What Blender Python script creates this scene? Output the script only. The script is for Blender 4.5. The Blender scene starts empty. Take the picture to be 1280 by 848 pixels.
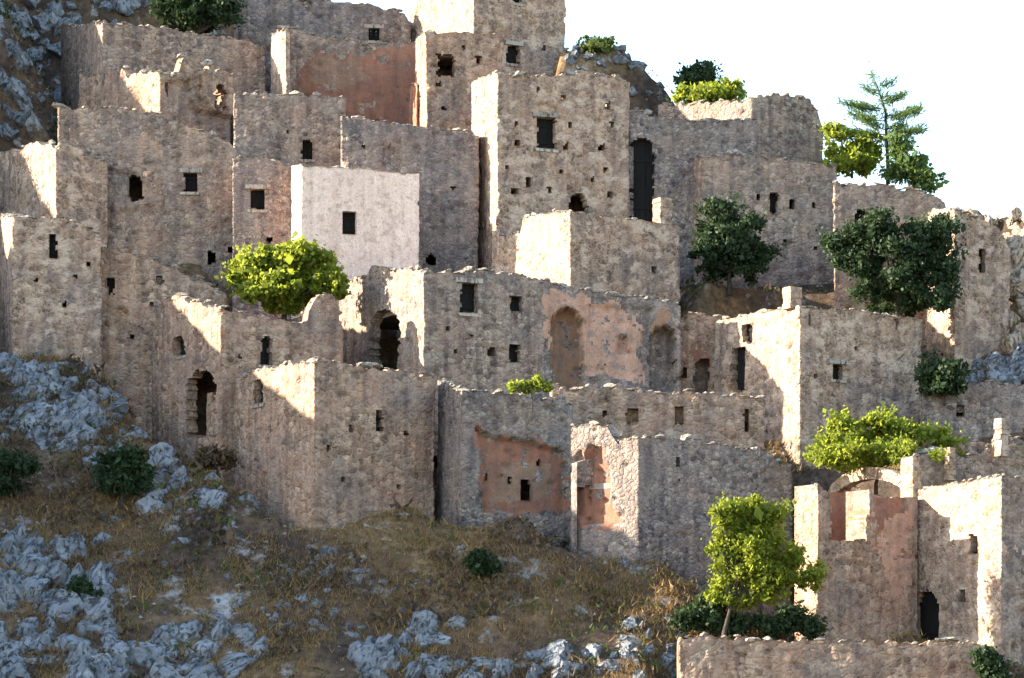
import bpy, bmesh, math, random
import numpy as np
from mathutils import Vector, Matrix

# ------------------------------------------------------------------ camera, sky, sun, exposure
scene = bpy.context.scene
col = scene.collection
F = 3500.0            # focal length in photograph pixels (1280 wide)
HZ = 900.0            # horizon row: the lens is level and shifted up at the hillside
cam = bpy.data.cameras.new('camera'); camo = bpy.data.objects.new('camera', cam); col.objects.link(camo)
camo.location = (0, 0, 0); camo.rotation_euler = (math.radians(90), 0, 0)
cam.sensor_width = 36.0; cam.lens = 36.0 * F / 1280.0
cam.shift_y = (HZ - 424.0) / 1280.0
cam.clip_end = 6000.0
scene.camera = camo

SUN_DIR = Vector((-0.948, -0.02, 0.315)).normalized()
SUN_EL = math.asin(SUN_DIR.z); SUN_AZ = math.atan2(SUN_DIR.x, SUN_DIR.y)
world = bpy.data.worlds.new('World'); scene.world = world; world.use_nodes = True
wn = world.node_tree.nodes; wl = world.node_tree.links; wn.clear()
sky = wn.new('ShaderNodeTexSky'); sky.sky_type = 'NISHITA'; sky.sun_disc = False
sky.sun_elevation = SUN_EL; sky.sun_rotation = SUN_AZ % (2 * math.pi)
sky.air_density = 1.0; sky.dust_density = 0.5; sky.ozone_density = 1.0
bg = wn.new('ShaderNodeBackground'); bg.inputs['Strength'].default_value = 0.14
wo = wn.new('ShaderNodeOutputWorld'); wl.new(sky.outputs[0], bg.inputs[0]); wl.new(bg.outputs[0], wo.inputs[0])
sun = bpy.data.lights.new('sun', 'SUN'); sun.energy = 5.0; sun.angle = math.radians(0.5); sun.color = (1.0, 0.90, 0.74)
suno = bpy.data.objects.new('sun', sun); col.objects.link(suno)
suno.rotation_euler = (-SUN_DIR).to_track_quat('-Z', 'Y').to_euler(); suno.location = (-60, 140, 80)
vs = scene.view_settings
vs.view_transform = 'Standard'; vs.look = 'None'; vs.exposure = 2.28; vs.gamma = 1.0; vs.use_curve_mapping = False

rng = np.random.default_rng(7)
random.seed(7)

# ------------------------------------------------------------------ helpers
def X_(px, Y): return (px - 640.0) / F * Y
def Z_(py, Y): return (HZ - py) / F * Y
def slopeY(py): return 100.3 / (0.85 - (HZ - py) / F)

def hash2(ix, iy, seed=0):
    h = (ix.astype(np.int64) * 374761393 + iy.astype(np.int64) * 668265263 + seed * 974634721) & 0xffffffff
    h = ((h ^ (h >> 13)) * 1274126177) & 0xffffffff
    h = ((h ^ (h >> 16)) * 2246822519) & 0xffffffff
    return ((h ^ (h >> 15)) & 0xffffff) / float(0xffffff)

def vnoise(x, y, seed=0):
    ix = np.floor(x); iy = np.floor(y); fx = x - ix; fy = y - iy
    fx = fx * fx * (3 - 2 * fx); fy = fy * fy * (3 - 2 * fy)
    a = hash2(ix, iy, seed); b = hash2(ix + 1, iy, seed); c = hash2(ix, iy + 1, seed); d = hash2(ix + 1, iy + 1, seed)
    return (a + (b - a) * fx) * (1 - fy) + (c + (d - c) * fx) * fy - 0.5

def fbm(x, y, seed=0, o=4):
    r = 0; a = 1.0
    for k in range(o):
        r = r + a * vnoise(x, y, seed + k * 17); x = x * 2.03 + 5.1; y = y * 2.03 + 1.7; a *= 0.5
    return r

def worley(x, y, seed=0):
    ix = np.floor(x); iy = np.floor(y)
    f1 = np.full(x.shape, 9.0); f2 = np.full(x.shape, 9.0); idr = np.zeros(x.shape)
    for dx in (-1, 0, 1):
        for dy in (-1, 0, 1):
            cx = ix + dx; cy = iy + dy
            qx = cx + 0.15 + 0.7 * hash2(cx, cy, seed + 1); qy = cy + 0.15 + 0.7 * hash2(cx, cy, seed + 2)
            d = np.hypot(qx - x, qy - y)
            n = d < f1
            f2 = np.where(n, f1, np.minimum(f2, d)); idr = np.where(n, hash2(cx, cy, seed + 3), idr); f1 = np.where(n, d, f1)
    return f1, f2, idr

def mesh_np(name, v, quads=None, tris=None, mi=None, smooth=False, nsmooth=0):
    me = bpy.data.meshes.new(name)
    v = np.asarray(v, dtype=np.float32)
    nq = 0 if quads is None else len(quads); nt = 0 if tris is None else len(tris)
    loops = []; starts = []; totals = []
    if nq: loops.append(np.asarray(quads).ravel()); starts.append(np.arange(nq) * 4); totals.append(np.full(nq, 4))
    if nt: loops.append(np.asarray(tris).ravel()); starts.append(nq * 4 + np.arange(nt) * 3); totals.append(np.full(nt, 3))
    loops = np.concatenate(loops).astype(np.int32); starts = np.concatenate(starts).astype(np.int32)
    me.vertices.add(len(v)); me.vertices.foreach_set('co', v.ravel())
    me.loops.add(len(loops)); me.loops.foreach_set('vertex_index', loops)
    me.polygons.add(len(starts)); me.polygons.foreach_set('loop_start', starts)
    if mi is not None: me.polygons.foreach_set('material_index', np.asarray(mi, dtype=np.int32))
    sm = np.full(len(starts), smooth, dtype=bool); sm[:nsmooth] = True; me.polygons.foreach_set('use_smooth', sm)
    me.update(calc_edges=True); me.validate()
    return me

def link(name, me, parent=None, mats=(), loc=None):
    o = bpy.data.objects.new(name, me); col.objects.link(o)
    if me is not None:
        for m in mats:
            if len(me.materials) < len(mats): me.materials.append(m)
    if parent is not None: o.parent = parent
    if loc is not None: o.location = loc
    return o

def thing(name, label, cat, loc, group=None):
    o = bpy.data.objects.new(name, None); col.objects.link(o); o.location = loc; o.empty_display_size = 0.3
    o['label'] = label; o['category'] = cat; o['kind'] = 'thing'
    if group: o['group'] = group
    return o

BOXF = np.array([[0,3,2,1],[4,5,6,7],[0,1,5,4],[1,2,6,5],[2,3,7,6],[3,0,4,7]])
def box_v(c, ax, ay, az, hx, hy, hz):
    c = np.array(c); out = []
    for z in (-1, 1):
        for (x, y) in ((-1,-1),(1,-1),(1,1),(-1,1)):
            out.append(c + ax * x * hx + ay * y * hy + az * z * hz)
    return np.array(out)
def boxes(name, lst, jit=0.0):
    vv = []; ff = []
    for i, b in enumerate(lst):
        w = box_v(*b)
        if jit: w = w + rng.uniform(-jit, jit, w.shape)
        vv.append(w); ff.append(BOXF + 8 * i)
    return mesh_np(name, np.concatenate(vv), quads=np.concatenate(ff))

# ------------------------------------------------------------------ materials
def new_mat(name):
    m = bpy.data.materials.new(name); m.use_nodes = True
    nt = m.node_tree; nt.nodes.clear()
    out = nt.nodes.new('ShaderNodeOutputMaterial'); b = nt.nodes.new('ShaderNodeBsdfPrincipled')
    nt.links.new(b.outputs[0], out.inputs[0]); b.inputs['Roughness'].default_value = 0.92
    b.inputs['Specular IOR Level'].default_value = 0.2
    return m, nt, b, out
def N(nt, t, **kw):
    n = nt.nodes.new(t)
    for k, v in kw.items():
        if k in n.inputs: n.inputs[k].default_value = v
        else: setattr(n, k, v)
    return n
def ramp(nt, stops, interp='LINEAR'):
    r = nt.nodes.new('ShaderNodeValToRGB'); r.color_ramp.interpolation = interp
    el = r.color_ramp.elements
    while len(el) < len(stops): el.new(0.5)
    for e, (p, c) in zip(el, stops):
        e.position = p; e.color = c if len(c) == 4 else (*c, 1)
    return r
def mixc(nt, f, a, b, bt='MIX'):
    m = nt.nodes.new('ShaderNodeMix'); m.data_type = 'RGBA'; m.blend_type = bt
    for s, v in ((0, f), (6, a), (7, b)):
        if isinstance(v, (int, float)): m.inputs[s].default_value = v
        elif isinstance(v, tuple): m.inputs[s].default_value = (*v, 1) if len(v) == 3 else v
        else: nt.links.new(v, m.inputs[s])
    return m.outputs[2]

def stone_mat(name, stones, mortar, tint=(0.36, 0.26, 0.205), tint_amt=0.55, plaster=0.0, scale=3.4, seed=0.0, pit=0.5, wash=(1.06, 0.945, 0.865)):
    """rubble masonry: one colour to a stone, recessed joints, patches of old render and lime wash"""
    m, nt, b, out = new_mat(name); L = nt.links
    tc = N(nt, 'ShaderNodeTexCoord'); mp = N(nt, 'ShaderNodeMapping'); mp.inputs['Location'].default_value = (seed, seed * 1.7, seed * 0.3)
    mp.inputs['Scale'].default_value = (1, 1, 1.2)
    L.new(tc.outputs['Object'], mp.inputs[0])
    nz = N(nt, 'ShaderNodeTexNoise', Scale=3.0, Detail=2.0); L.new(mp.outputs[0], nz.inputs['Vector'])
    add = N(nt, 'ShaderNodeVectorMath', operation='MULTIPLY_ADD'); add.inputs[1].default_value = (0.22, 0.22, 0.22)
    L.new(nz.outputs['Color'], add.inputs[0]); L.new(mp.outputs[0], add.inputs[2])
    vo = N(nt, 'ShaderNodeTexVoronoi', Scale=scale); L.new(add.outputs[0], vo.inputs['Vector'])
    ve = N(nt, 'ShaderNodeTexVoronoi', Scale=scale, feature='DISTANCE_TO_EDGE'); L.new(add.outputs[0], ve.inputs['Vector'])
    sep = N(nt, 'ShaderNodeSeparateColor'); L.new(vo.outputs['Color'], sep.inputs[0])
    n = len(stones)
    rs = ramp(nt, [(i / n, c) for i, c in enumerate(stones)], 'CONSTANT'); L.new(sep.outputs[0], rs.inputs[0])
    # grain inside each stone
    ng = N(nt, 'ShaderNodeTexNoise', Scale=14.0, Detail=5.0, Roughness=0.7); L.new(mp.outputs[0], ng.inputs['Vector'])
    rg = ramp(nt, [(0.3, (0.5, 0.5, 0.5)), (0.7, (1.38, 1.38, 1.38))]); L.new(ng.outputs[0], rg.inputs[0])
    c1 = mixc(nt, 1.0, rs.outputs[0], rg.outputs[0], 'MULTIPLY')
    # joints
    rj = ramp(nt, [(0.02, (1, 1, 1)), (0.10, (0, 0, 0))]); L.new(ve.outputs[0], rj.inputs[0])
    c2 = mixc(nt, rj.outputs[0], c1, mortar)
    # missing joint fill: the shade of small holes painted as dark pits
    npit = N(nt, 'ShaderNodeTexNoise', Scale=6.5, Detail=3.0, Roughness=0.6); L.new(mp.outputs[0], npit.inputs['Vector'])
    rp = ramp(nt, [(0.58, (0, 0, 0)), (0.65, (1, 1, 1))]); L.new(npit.outputs[0], rp.inputs[0])
    pm = N(nt, 'ShaderNodeMath', operation='MULTIPLY'); pm.inputs[1].default_value = pit; L.new(rp.outputs[0], pm.inputs[0])
    c3 = mixc(nt, pm.outputs[0], c2, (0.055, 0.045, 0.045))
    # big patches: rusty earth stain / grey lichen
    nb = N(nt, 'ShaderNodeTexNoise', Scale=0.42, Detail=4.0, Roughness=0.6); L.new(mp.outputs[0], nb.inputs['Vector'])
    rb = ramp(nt, [(0.42, (0, 0, 0)), (0.66, (1, 1, 1))]); L.new(nb.outputs[0], rb.inputs[0])
    tm = N(nt, 'ShaderNodeMath', operation='MULTIPLY'); tm.inputs[1].default_value = tint_amt; L.new(rb.outputs[0], tm.inputs[0])
    c4 = mixc(nt, tm.outputs[0], c3, tint, 'MIX')
    mb = N(nt, 'ShaderNodeMapping'); mb.inputs['Location'].default_value = (31, 7, 13); L.new(mp.outputs[0], mb.inputs[0])
    nc = N(nt, 'ShaderNodeTexNoise', Scale=0.33, Detail=5.0, Roughness=0.6); L.new(mb.outputs[0], nc.inputs['Vector'])
    rc = ramp(nt, [(0.45, (0, 0, 0)), (0.68, (0.6, 0.6, 0.6))]); L.new(nc.outputs[0], rc.inputs[0])
    c4 = mixc(nt, rc.outputs[0], c4, (0.20, 0.185, 0.18), 'MIX')
    # vertical water streaks
    ms = N(nt, 'ShaderNodeMapping'); ms.inputs['Scale'].default_value = (1.6, 1.6, 0.12); L.new(tc.outputs['Object'], ms.inputs[0])
    nst = N(nt, 'ShaderNodeTexNoise', Scale=1.6, Detail=4.0); L.new(ms.outputs[0], nst.inputs['Vector'])
    rst = ramp(nt, [(0.33, (0.66, 0.65, 0.67)), (0.65, (1.12, 1.10, 1.06))]); L.new(nst.outputs[0], rst.inputs[0])
    c5 = mixc(nt, 1.0, c4, rst.outputs[0], 'MULTIPLY')
    # lime render left on the stones
    npz = N(nt, 'ShaderNodeTexNoise', Scale=1.3, Detail=6.0, Roughness=0.65); L.new(mp.outputs[0], npz.inputs['Vector'])
    rpz = ramp(nt, [(0.50, (0, 0, 0)), (0.60, (1, 1, 1))]); L.new(npz.outputs[0], rpz.inputs[0])
    pz = N(nt, 'ShaderNodeMath', operation='MULTIPLY'); pz.inputs[1].default_value = plaster; L.new(rpz.outputs[0], pz.inputs[0])
    c6 = mixc(nt, pz.outputs[0], c5, (0.52, 0.425, 0.335))
    c6 = mixc(nt, 1.0, c6, wash, 'MULTIPLY')
    L.new(c6, b.inputs['Base Color'])
    # relief
    rh = ramp(nt, [(0.0, (0, 0, 0)), (0.22, (1, 1, 1))]); L.new(ve.outputs[0], rh.inputs[0])
    h1 = N(nt, 'ShaderNodeMath', operation='MULTIPLY_ADD'); h1.inputs[1].default_value = 0.5
    L.new(ng.outputs[0], h1.inputs[0]); L.new(rh.outputs[0], h1.inputs[2])
    h2 = N(nt, 'ShaderNodeMath', operation='MULTIPLY_ADD'); h2.inputs[1].default_value = -1.0
    L.new(pm.outputs[0], h2.inputs[0]); L.new(h1.outputs[0], h2.inputs[2])
    bp = N(nt, 'ShaderNodeBump', Strength=0.7, Distance=0.055); L.new(h2.outputs[0], bp.inputs['Height']); L.new(bp.outputs[0], b.inputs['Normal'])
    return m

def plaster_mat(name, c, c2, worn, worn_amt=0.5, seed=0.0):
    """old lime render: blotched, pitted, worn through to the stone in places"""
    m, nt, b, out = new_mat(name); L = nt.links
    tc = N(nt, 'ShaderNodeTexCoord'); mp = N(nt, 'ShaderNodeMapping'); mp.inputs['Location'].default_value = (seed, seed, seed); L.new(tc.outputs['Object'], mp.inputs[0])
    n1 = N(nt, 'ShaderNodeTexNoise', Scale=0.9, Detail=6.0, Roughness=0.65); L.new(mp.outputs[0], n1.inputs['Vector'])
    r1 = ramp(nt, [(0.35, c), (0.65, c2)]); L.new(n1.outputs[0], r1.inputs[0])
    n2 = N(nt, 'ShaderNodeTexNoise', Scale=11.0, Detail=5.0, Roughness=0.75); L.new(mp.outputs[0], n2.inputs['Vector'])
    r2 = ramp(nt, [(0.3, (0.72, 0.72, 0.72)), (0.65, (1.12, 1.12, 1.12))]); L.new(n2.outputs[0], r2.inputs[0])
    k = mixc(nt, 1.0, r1.outputs[0], r2.outputs[0], 'MULTIPLY')
    n3 = N(nt, 'ShaderNodeTexNoise', Scale=2.6, Detail=7.0, Roughness=0.7); L.new(mp.outputs[0], n3.inputs['Vector'])
    r3 = ramp(nt, [(0.54, (0, 0, 0)), (0.62, (1, 1, 1))]); L.new(n3.outputs[0], r3.inputs[0])
    w = N(nt, 'ShaderNodeMath', operation='MULTIPLY'); w.inputs[1].default_value = worn_amt; L.new(r3.outputs[0], w.inputs[0])
    k = mixc(nt, w.outputs[0], k, worn)
    vo = N(nt, 'ShaderNodeTexVoronoi', Scale=7.0); L.new(mp.outputs[0], vo.inputs['Vector'])
    rp = ramp(nt, [(0.13, (1, 1, 1)), (0.2, (0, 0, 0))]); L.new(vo.outputs['Distance'], rp.inputs[0])
    pw = N(nt, 'ShaderNodeMath', operation='MULTIPLY'); pw.inputs[1].default_value = 0.55; L.new(rp.outputs[0], pw.inputs[0])
    k = mixc(nt, pw.outputs[0], k, (0.12, 0.09, 0.09))
    ms = N(nt, 'ShaderNodeMapping'); ms.inputs['Scale'].default_value = (1.8, 1.8, 0.16); L.new(tc.outputs['Object'], ms.inputs[0])
    nst = N(nt, 'ShaderNodeTexNoise', Scale=1.5, Detail=5.0); L.new(ms.outputs[0], nst.inputs['Vector'])
    rst = ramp(nt, [(0.35, (0.85, 0.82, 0.80)), (0.6, (1.02, 1.02, 1.01))]); L.new(nst.outputs[0], rst.inputs[0])
    k = mixc(nt, 1.0, k, rst.outputs[0], 'MULTIPLY')
    L.new(k, b.inputs['Base Color'])
    h = N(nt, 'ShaderNodeMath', operation='SUBTRACT'); L.new(n2.outputs[0], h.inputs[0]); L.new(w.outputs[0], h.inputs[1])
    bp = N(nt, 'ShaderNodeBump', Strength=0.6, Distance=0.04); L.new(h.outputs[0], bp.inputs['Height']); L.new(bp.outputs[0], b.inputs['Normal'])
    return m

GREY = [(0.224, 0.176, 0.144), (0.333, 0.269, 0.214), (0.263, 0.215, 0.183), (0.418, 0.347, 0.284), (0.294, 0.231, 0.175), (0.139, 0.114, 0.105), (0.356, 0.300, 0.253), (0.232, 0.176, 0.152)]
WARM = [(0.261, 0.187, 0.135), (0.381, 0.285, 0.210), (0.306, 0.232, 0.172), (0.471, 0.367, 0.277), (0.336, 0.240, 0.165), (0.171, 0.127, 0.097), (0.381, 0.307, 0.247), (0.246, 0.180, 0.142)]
COOL = [(0.176, 0.151, 0.139), (0.284, 0.249, 0.216), (0.230, 0.202, 0.185), (0.377, 0.326, 0.278), (0.253, 0.207, 0.170), (0.098, 0.086, 0.088), (0.331, 0.290, 0.255), (0.207, 0.171, 0.146)]
M = {
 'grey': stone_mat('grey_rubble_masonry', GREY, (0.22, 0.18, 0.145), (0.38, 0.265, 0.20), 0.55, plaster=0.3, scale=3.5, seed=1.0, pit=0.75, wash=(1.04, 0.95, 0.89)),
 'warm': stone_mat('warm_rubble_masonry', WARM, (0.29, 0.22, 0.165), (0.42, 0.275, 0.20), 0.6, plaster=0.3, scale=3.0, seed=4.0, pit=0.75),
 'cool': stone_mat('cool_rubble_masonry', COOL, (0.175, 0.15, 0.135), (0.33, 0.24, 0.19), 0.5, plaster=0.2, scale=4.0, seed=9.0, pit=0.8, wash=(1.0, 0.945, 0.92)),
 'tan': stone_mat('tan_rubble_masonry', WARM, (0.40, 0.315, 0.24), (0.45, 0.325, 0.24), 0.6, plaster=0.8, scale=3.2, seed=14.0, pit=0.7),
 'lime': plaster_mat('pale_pink_lime_render', (0.90, 0.67, 0.545), (0.80, 0.58, 0.46), (0.60, 0.42, 0.33), 0.8),
 'pink': plaster_mat('pink_lime_render', (0.54, 0.32, 0.22), (0.42, 0.25, 0.175), (0.27, 0.22, 0.20), 0.8, 3.0),
 'red': plaster_mat('rusty_red_render', (0.34, 0.16, 0.10), (0.25, 0.125, 0.085), (0.20, 0.135, 0.11), 0.75, 6.0),
 'ochre': plaster_mat('ochre_brown_render', (0.36, 0.215, 0.135), (0.26, 0.16, 0.11), (0.22, 0.16, 0.13), 0.7, 8.0),
}

def rock_mat(name, a, b_, dark, seed=0.0):
    m, nt, b, out = new_mat(name); L = nt.links
    tc = N(nt, 'ShaderNodeTexCoord'); oi = N(nt, 'ShaderNodeObjectInfo')
    mp = N(nt, 'ShaderNodeVectorMath', operation='MULTIPLY_ADD'); mp.inputs[1].default_value = (1, 1, 1)
    L.new(tc.outputs['Object'], mp.inputs[0]); L.new(oi.outputs['Location'], mp.inputs[2])
    n1 = N(nt, 'ShaderNodeTexNoise', Scale=1.4, Detail=7.0, Roughness=0.7); L.new(mp.outputs[0], n1.inputs['Vector'])
    r1 = ramp(nt, [(0.3, dark), (0.47, b_), (0.68, a)]); L.new(n1.outputs[0], r1.inputs[0])
    r2 = ramp(nt, [(0.0, (0.78, 0.78, 0.78)), (1.0, (1.15, 1.13, 1.10))]); L.new(oi.outputs['Random'], r2.inputs[0])
    k = mixc(nt, 1.0, r1.outputs[0], r2.outputs[0], 'MULTIPLY')
    mm = N(nt, 'ShaderNodeMapping'); mm.inputs['Scale'].default_value = (2.2, 2.2, 0.7); mm.inputs['Rotation'].default_value = (0.2, 0.5, 0); L.new(mp.outputs[0], mm.inputs[0])
    n3 = N(nt, 'ShaderNodeTexNoise', Scale=2.2, Detail=5.0, Roughness=0.65); L.new(mm.outputs[0], n3.inputs['Vector'])
    r3 = ramp(nt, [(0.36, (0.35, 0.34, 0.33)), (0.46, (1, 1, 1))]); L.new(n3.outputs[0], r3.inputs[0])
    k = mixc(nt, 0.8, k, r3.outputs[0], 'MULTIPLY')
    L.new(k, b.inputs['Base Color'])
    h = N(nt, 'ShaderNodeMath', operation='ADD'); L.new(n1.outputs[0], h.inputs[0]); L.new(r3.outputs[0], h.inputs[1])
    bp = N(nt, 'ShaderNodeBump', Strength=1.0, Distance=0.2); L.new(h.outputs[0], bp.inputs['Height']); L.new(bp.outputs[0], b.inputs['Normal'])
    return m
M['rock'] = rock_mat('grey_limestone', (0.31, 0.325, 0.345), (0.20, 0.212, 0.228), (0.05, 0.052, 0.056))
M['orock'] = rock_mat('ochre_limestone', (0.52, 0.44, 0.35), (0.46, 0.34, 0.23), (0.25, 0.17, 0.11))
M['cope'] = rock_mat('pale_field_stone', (0.50, 0.44, 0.36), (0.40, 0.34, 0.28), (0.22, 0.185, 0.16))

def dark_panel_mat():  # inner shade of the openings, painted as a near-black grained panel
    m, nt, b, out = new_mat('opening_shade_panel'); L = nt.links
    tc = N(nt, 'ShaderNodeTexCoord'); mp = N(nt, 'ShaderNodeMapping'); mp.inputs['Scale'].default_value = (14, 14, 1.2); L.new(tc.outputs['Object'], mp.inputs[0])
    n1 = N(nt, 'ShaderNodeTexNoise', Scale=2.0, Detail=5.0); L.new(mp.outputs[0], n1.inputs['Vector'])
    r = ramp(nt, [(0.3, (0.006, 0.005, 0.005)), (0.7, (0.018, 0.015, 0.013))]); L.new(n1.outputs[0], r.inputs[0]); L.new(r.outputs[0], b.inputs['Base Color'])
    return m
M['dark_panel'] = dark_panel_mat()

def leaf_mat(name, c1, c2, trans, tfac=0.45):
    m, nt, b, out = new_mat(name); L = nt.links
    g = N(nt, 'ShaderNodeNewGeometry')
    r = ramp(nt, [(0.0, c1), (1.0, c2)]); L.new(g.outputs['Random Per Island'], r.inputs[0]); L.new(r.outputs[0], b.inputs['Base Color'])
    b.inputs['Roughness'].default_value = 0.6
    t = N(nt, 'ShaderNodeBsdfTranslucent'); k = mixc(nt, 0.5, r.outputs[0], trans); L.new(k, t.inputs['Color'])
    mx = N(nt, 'ShaderNodeMixShader'); mx.inputs[0].default_value = tfac
    L.new(b.outputs[0], mx.inputs[1]); L.new(t.outputs[0], mx.inputs[2]); L.new(mx.outputs[0], out.inputs[0])
    return m
M['leaf'] = leaf_mat('bright_leaf', (0.06, 0.095, 0.014), (0.24, 0.27, 0.035), (0.48, 0.52, 0.05), 0.6)
M['leaf2'] = leaf_mat('olive_leaf', (0.055, 0.085, 0.022), (0.11, 0.14, 0.035), (0.16, 0.20, 0.04), 0.35)
M['leafd'] = leaf_mat('dark_evergreen_leaf', (0.018, 0.036, 0.016), (0.04, 0.065, 0.024), (0.06, 0.09, 0.02), 0.25)
M['needle'] = leaf_mat('pine_needle', (0.05, 0.09, 0.03), (0.12, 0.17, 0.045), (0.2, 0.28, 0.05), 0.5)
M['straw'] = leaf_mat('dry_straw', (0.13, 0.082, 0.036), (0.38, 0.235, 0.085), (0.40, 0.25, 0.08), 0.3)
M['heath'] = leaf_mat('brown_heath', (0.05, 0.036, 0.026), (0.17, 0.11, 0.06), (0.12, 0.10, 0.04), 0.25)
def flat_mat(name, c, c2, sc=6.0):
    m, nt, b, out = new_mat(name); L = nt.links
    tc = N(nt, 'ShaderNodeTexCoord'); n1 = N(nt, 'ShaderNodeTexNoise', Scale=sc, Detail=5.0); L.new(tc.outputs['Object'], n1.inputs['Vector'])
    r = ramp(nt, [(0.3, c), (0.7, c2)]); L.new(n1.outputs[0], r.inputs[0]); L.new(r.outputs[0], b.inputs['Base Color'])
    bp = N(nt, 'ShaderNodeBump', Strength=0.6, Distance=0.03); L.new(n1.outputs[0], bp.inputs['Height']); L.new(bp.outputs[0], b.inputs['Normal'])
    return m
M['bark'] = flat_mat('bark', (0.035, 0.028, 0.022), (0.075, 0.058, 0.045))
M['earth'] = flat_mat('roof_earth', (0.22, 0.17, 0.13), (0.34, 0.28, 0.22), 3.0)

def ground_mat():
    m, nt, b, out = new_mat('dry_hillside'); L = nt.links
    tc = N(nt, 'ShaderNodeTexCoord')
    n1 = N(nt, 'ShaderNodeTexNoise', Scale=0.16, Detail=7.0, Roughness=0.62); L.new(tc.outputs['Object'], n1.inputs['Vector'])
    r1 = ramp(nt, [(0.36, (0.05, 0.036, 0.028)), (0.5, (0.115, 0.074, 0.046)), (0.64, (0.22, 0.14, 0.07))]); L.new(n1.outputs[0], r1.inputs[0])
    n2 = N(nt, 'ShaderNodeTexNoise', Scale=2.4, Detail=7.0, Roughness=0.7); L.new(tc.outputs['Object'], n2.inputs['Vector'])
    r2 = ramp(nt, [(0.34, (0.35, 0.34, 0.33)), (0.62, (1.25, 1.22, 1.2))]); L.new(n2.outputs[0], r2.inputs[0])
    k = mixc(nt, 1.0, r1.outputs[0], r2.outputs[0], 'MULTIPLY')
    n3 = N(nt, 'ShaderNodeTexNoise', Scale=0.5, Detail=6.0, Roughness=0.7); L.new(tc.outputs['Object'], n3.inputs['Vector'])
    r3 = ramp(nt, [(0.57, (0, 0, 0)), (0.65, (1, 1, 1))]); L.new(n3.outputs[0], r3.inputs[0])
    k = mixc(nt, r3.outputs[0], k, (0.33, 0.32, 0.305))
    L.new(k, b.inputs['Base Color'])
    bp = N(nt, 'ShaderNodeBump', Strength=0.9, Distance=0.15); L.new(n2.outputs[0], bp.inputs['Height']); L.new(bp.outputs[0], b.inputs['Normal'])
    return m
M['ground'] = ground_mat()

# ------------------------------------------------------------------ stones (shared meshes)
def rock_mesh(name, seed, sub, planes, squash=(1, 1, 1), rough=0.12, smooth=False):
    r = np.random.default_rng(seed)
    bm = bmesh.new(); bmesh.ops.create_icosphere(bm, subdivisions=sub, radius=1.0)
    v = np.array([x.co[:] for x in bm.verts]); f = [[q.index for q in p.verts] for p in bm.faces]; bm.free()
    for _ in range(planes):
        n = r.normal(size=3); n /= np.linalg.norm(n); d = r.uniform(0.45, 0.8)
        e = np.maximum(0, v @ n - d); v = v - e[:, None] * n
    v += rough * np.stack([vnoise(v[:, 0] * 3 + 9 * i + seed, v[:, 1] * 3 + v[:, 2] * 2.1, seed + i) for i in range(3)], 1)
    if sub > 2:
        for fq, am in ((7.0, 0.10), (15.0, 0.05)):
            e = np.stack([vnoise(v[:, 0] * fq + 3 * i, v[:, 1] * fq * 0.8 + v[:, 2] * fq * 0.6 + seed, seed + 20 + i) for i in range(3)], 1)
            v += am * (np.abs(e) * -2 + 0.3) * (v / (np.linalg.norm(v, axis=1)[:, None] + 1e-6)) + am * 0.5 * e
    v *= np.array(squash)
    return mesh_np(name, v, tris=np.array(f), smooth=smooth)
COPE = [rock_mesh('coping_stone', 50 + i, 1, 7, (1, 0.8, 0.62), 0.25) for i in range(8)]
for m_ in COPE: m_.materials.append(M['cope'])
ROCK = [rock_mesh('rock', 80 + i, 4, 11, (1, 0.8, 0.85), 0.16, i % 2 == 0) for i in range(8)]
for m_ in ROCK: m_.materials.append(M['rock'])
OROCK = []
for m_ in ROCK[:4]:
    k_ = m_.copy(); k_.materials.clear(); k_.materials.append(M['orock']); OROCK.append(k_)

# ------------------------------------------------------------------ masonry
FOOT = []      # footprints that cut a terrace into the hillside: (polygon, base height)
def inpoly(px, py, poly):
    ins = np.zeros(px.shape, bool); n = len(poly); j = n - 1
    for i in range(n):
        xi, yi = poly[i]; xj, yj = poly[j]
        c = ((yi > py) != (yj > py)) & (px < (xj - xi) * (py - yi) / (yj - yi + 1e-9) + xi)
        ins ^= c; j = i
    return ins

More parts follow.
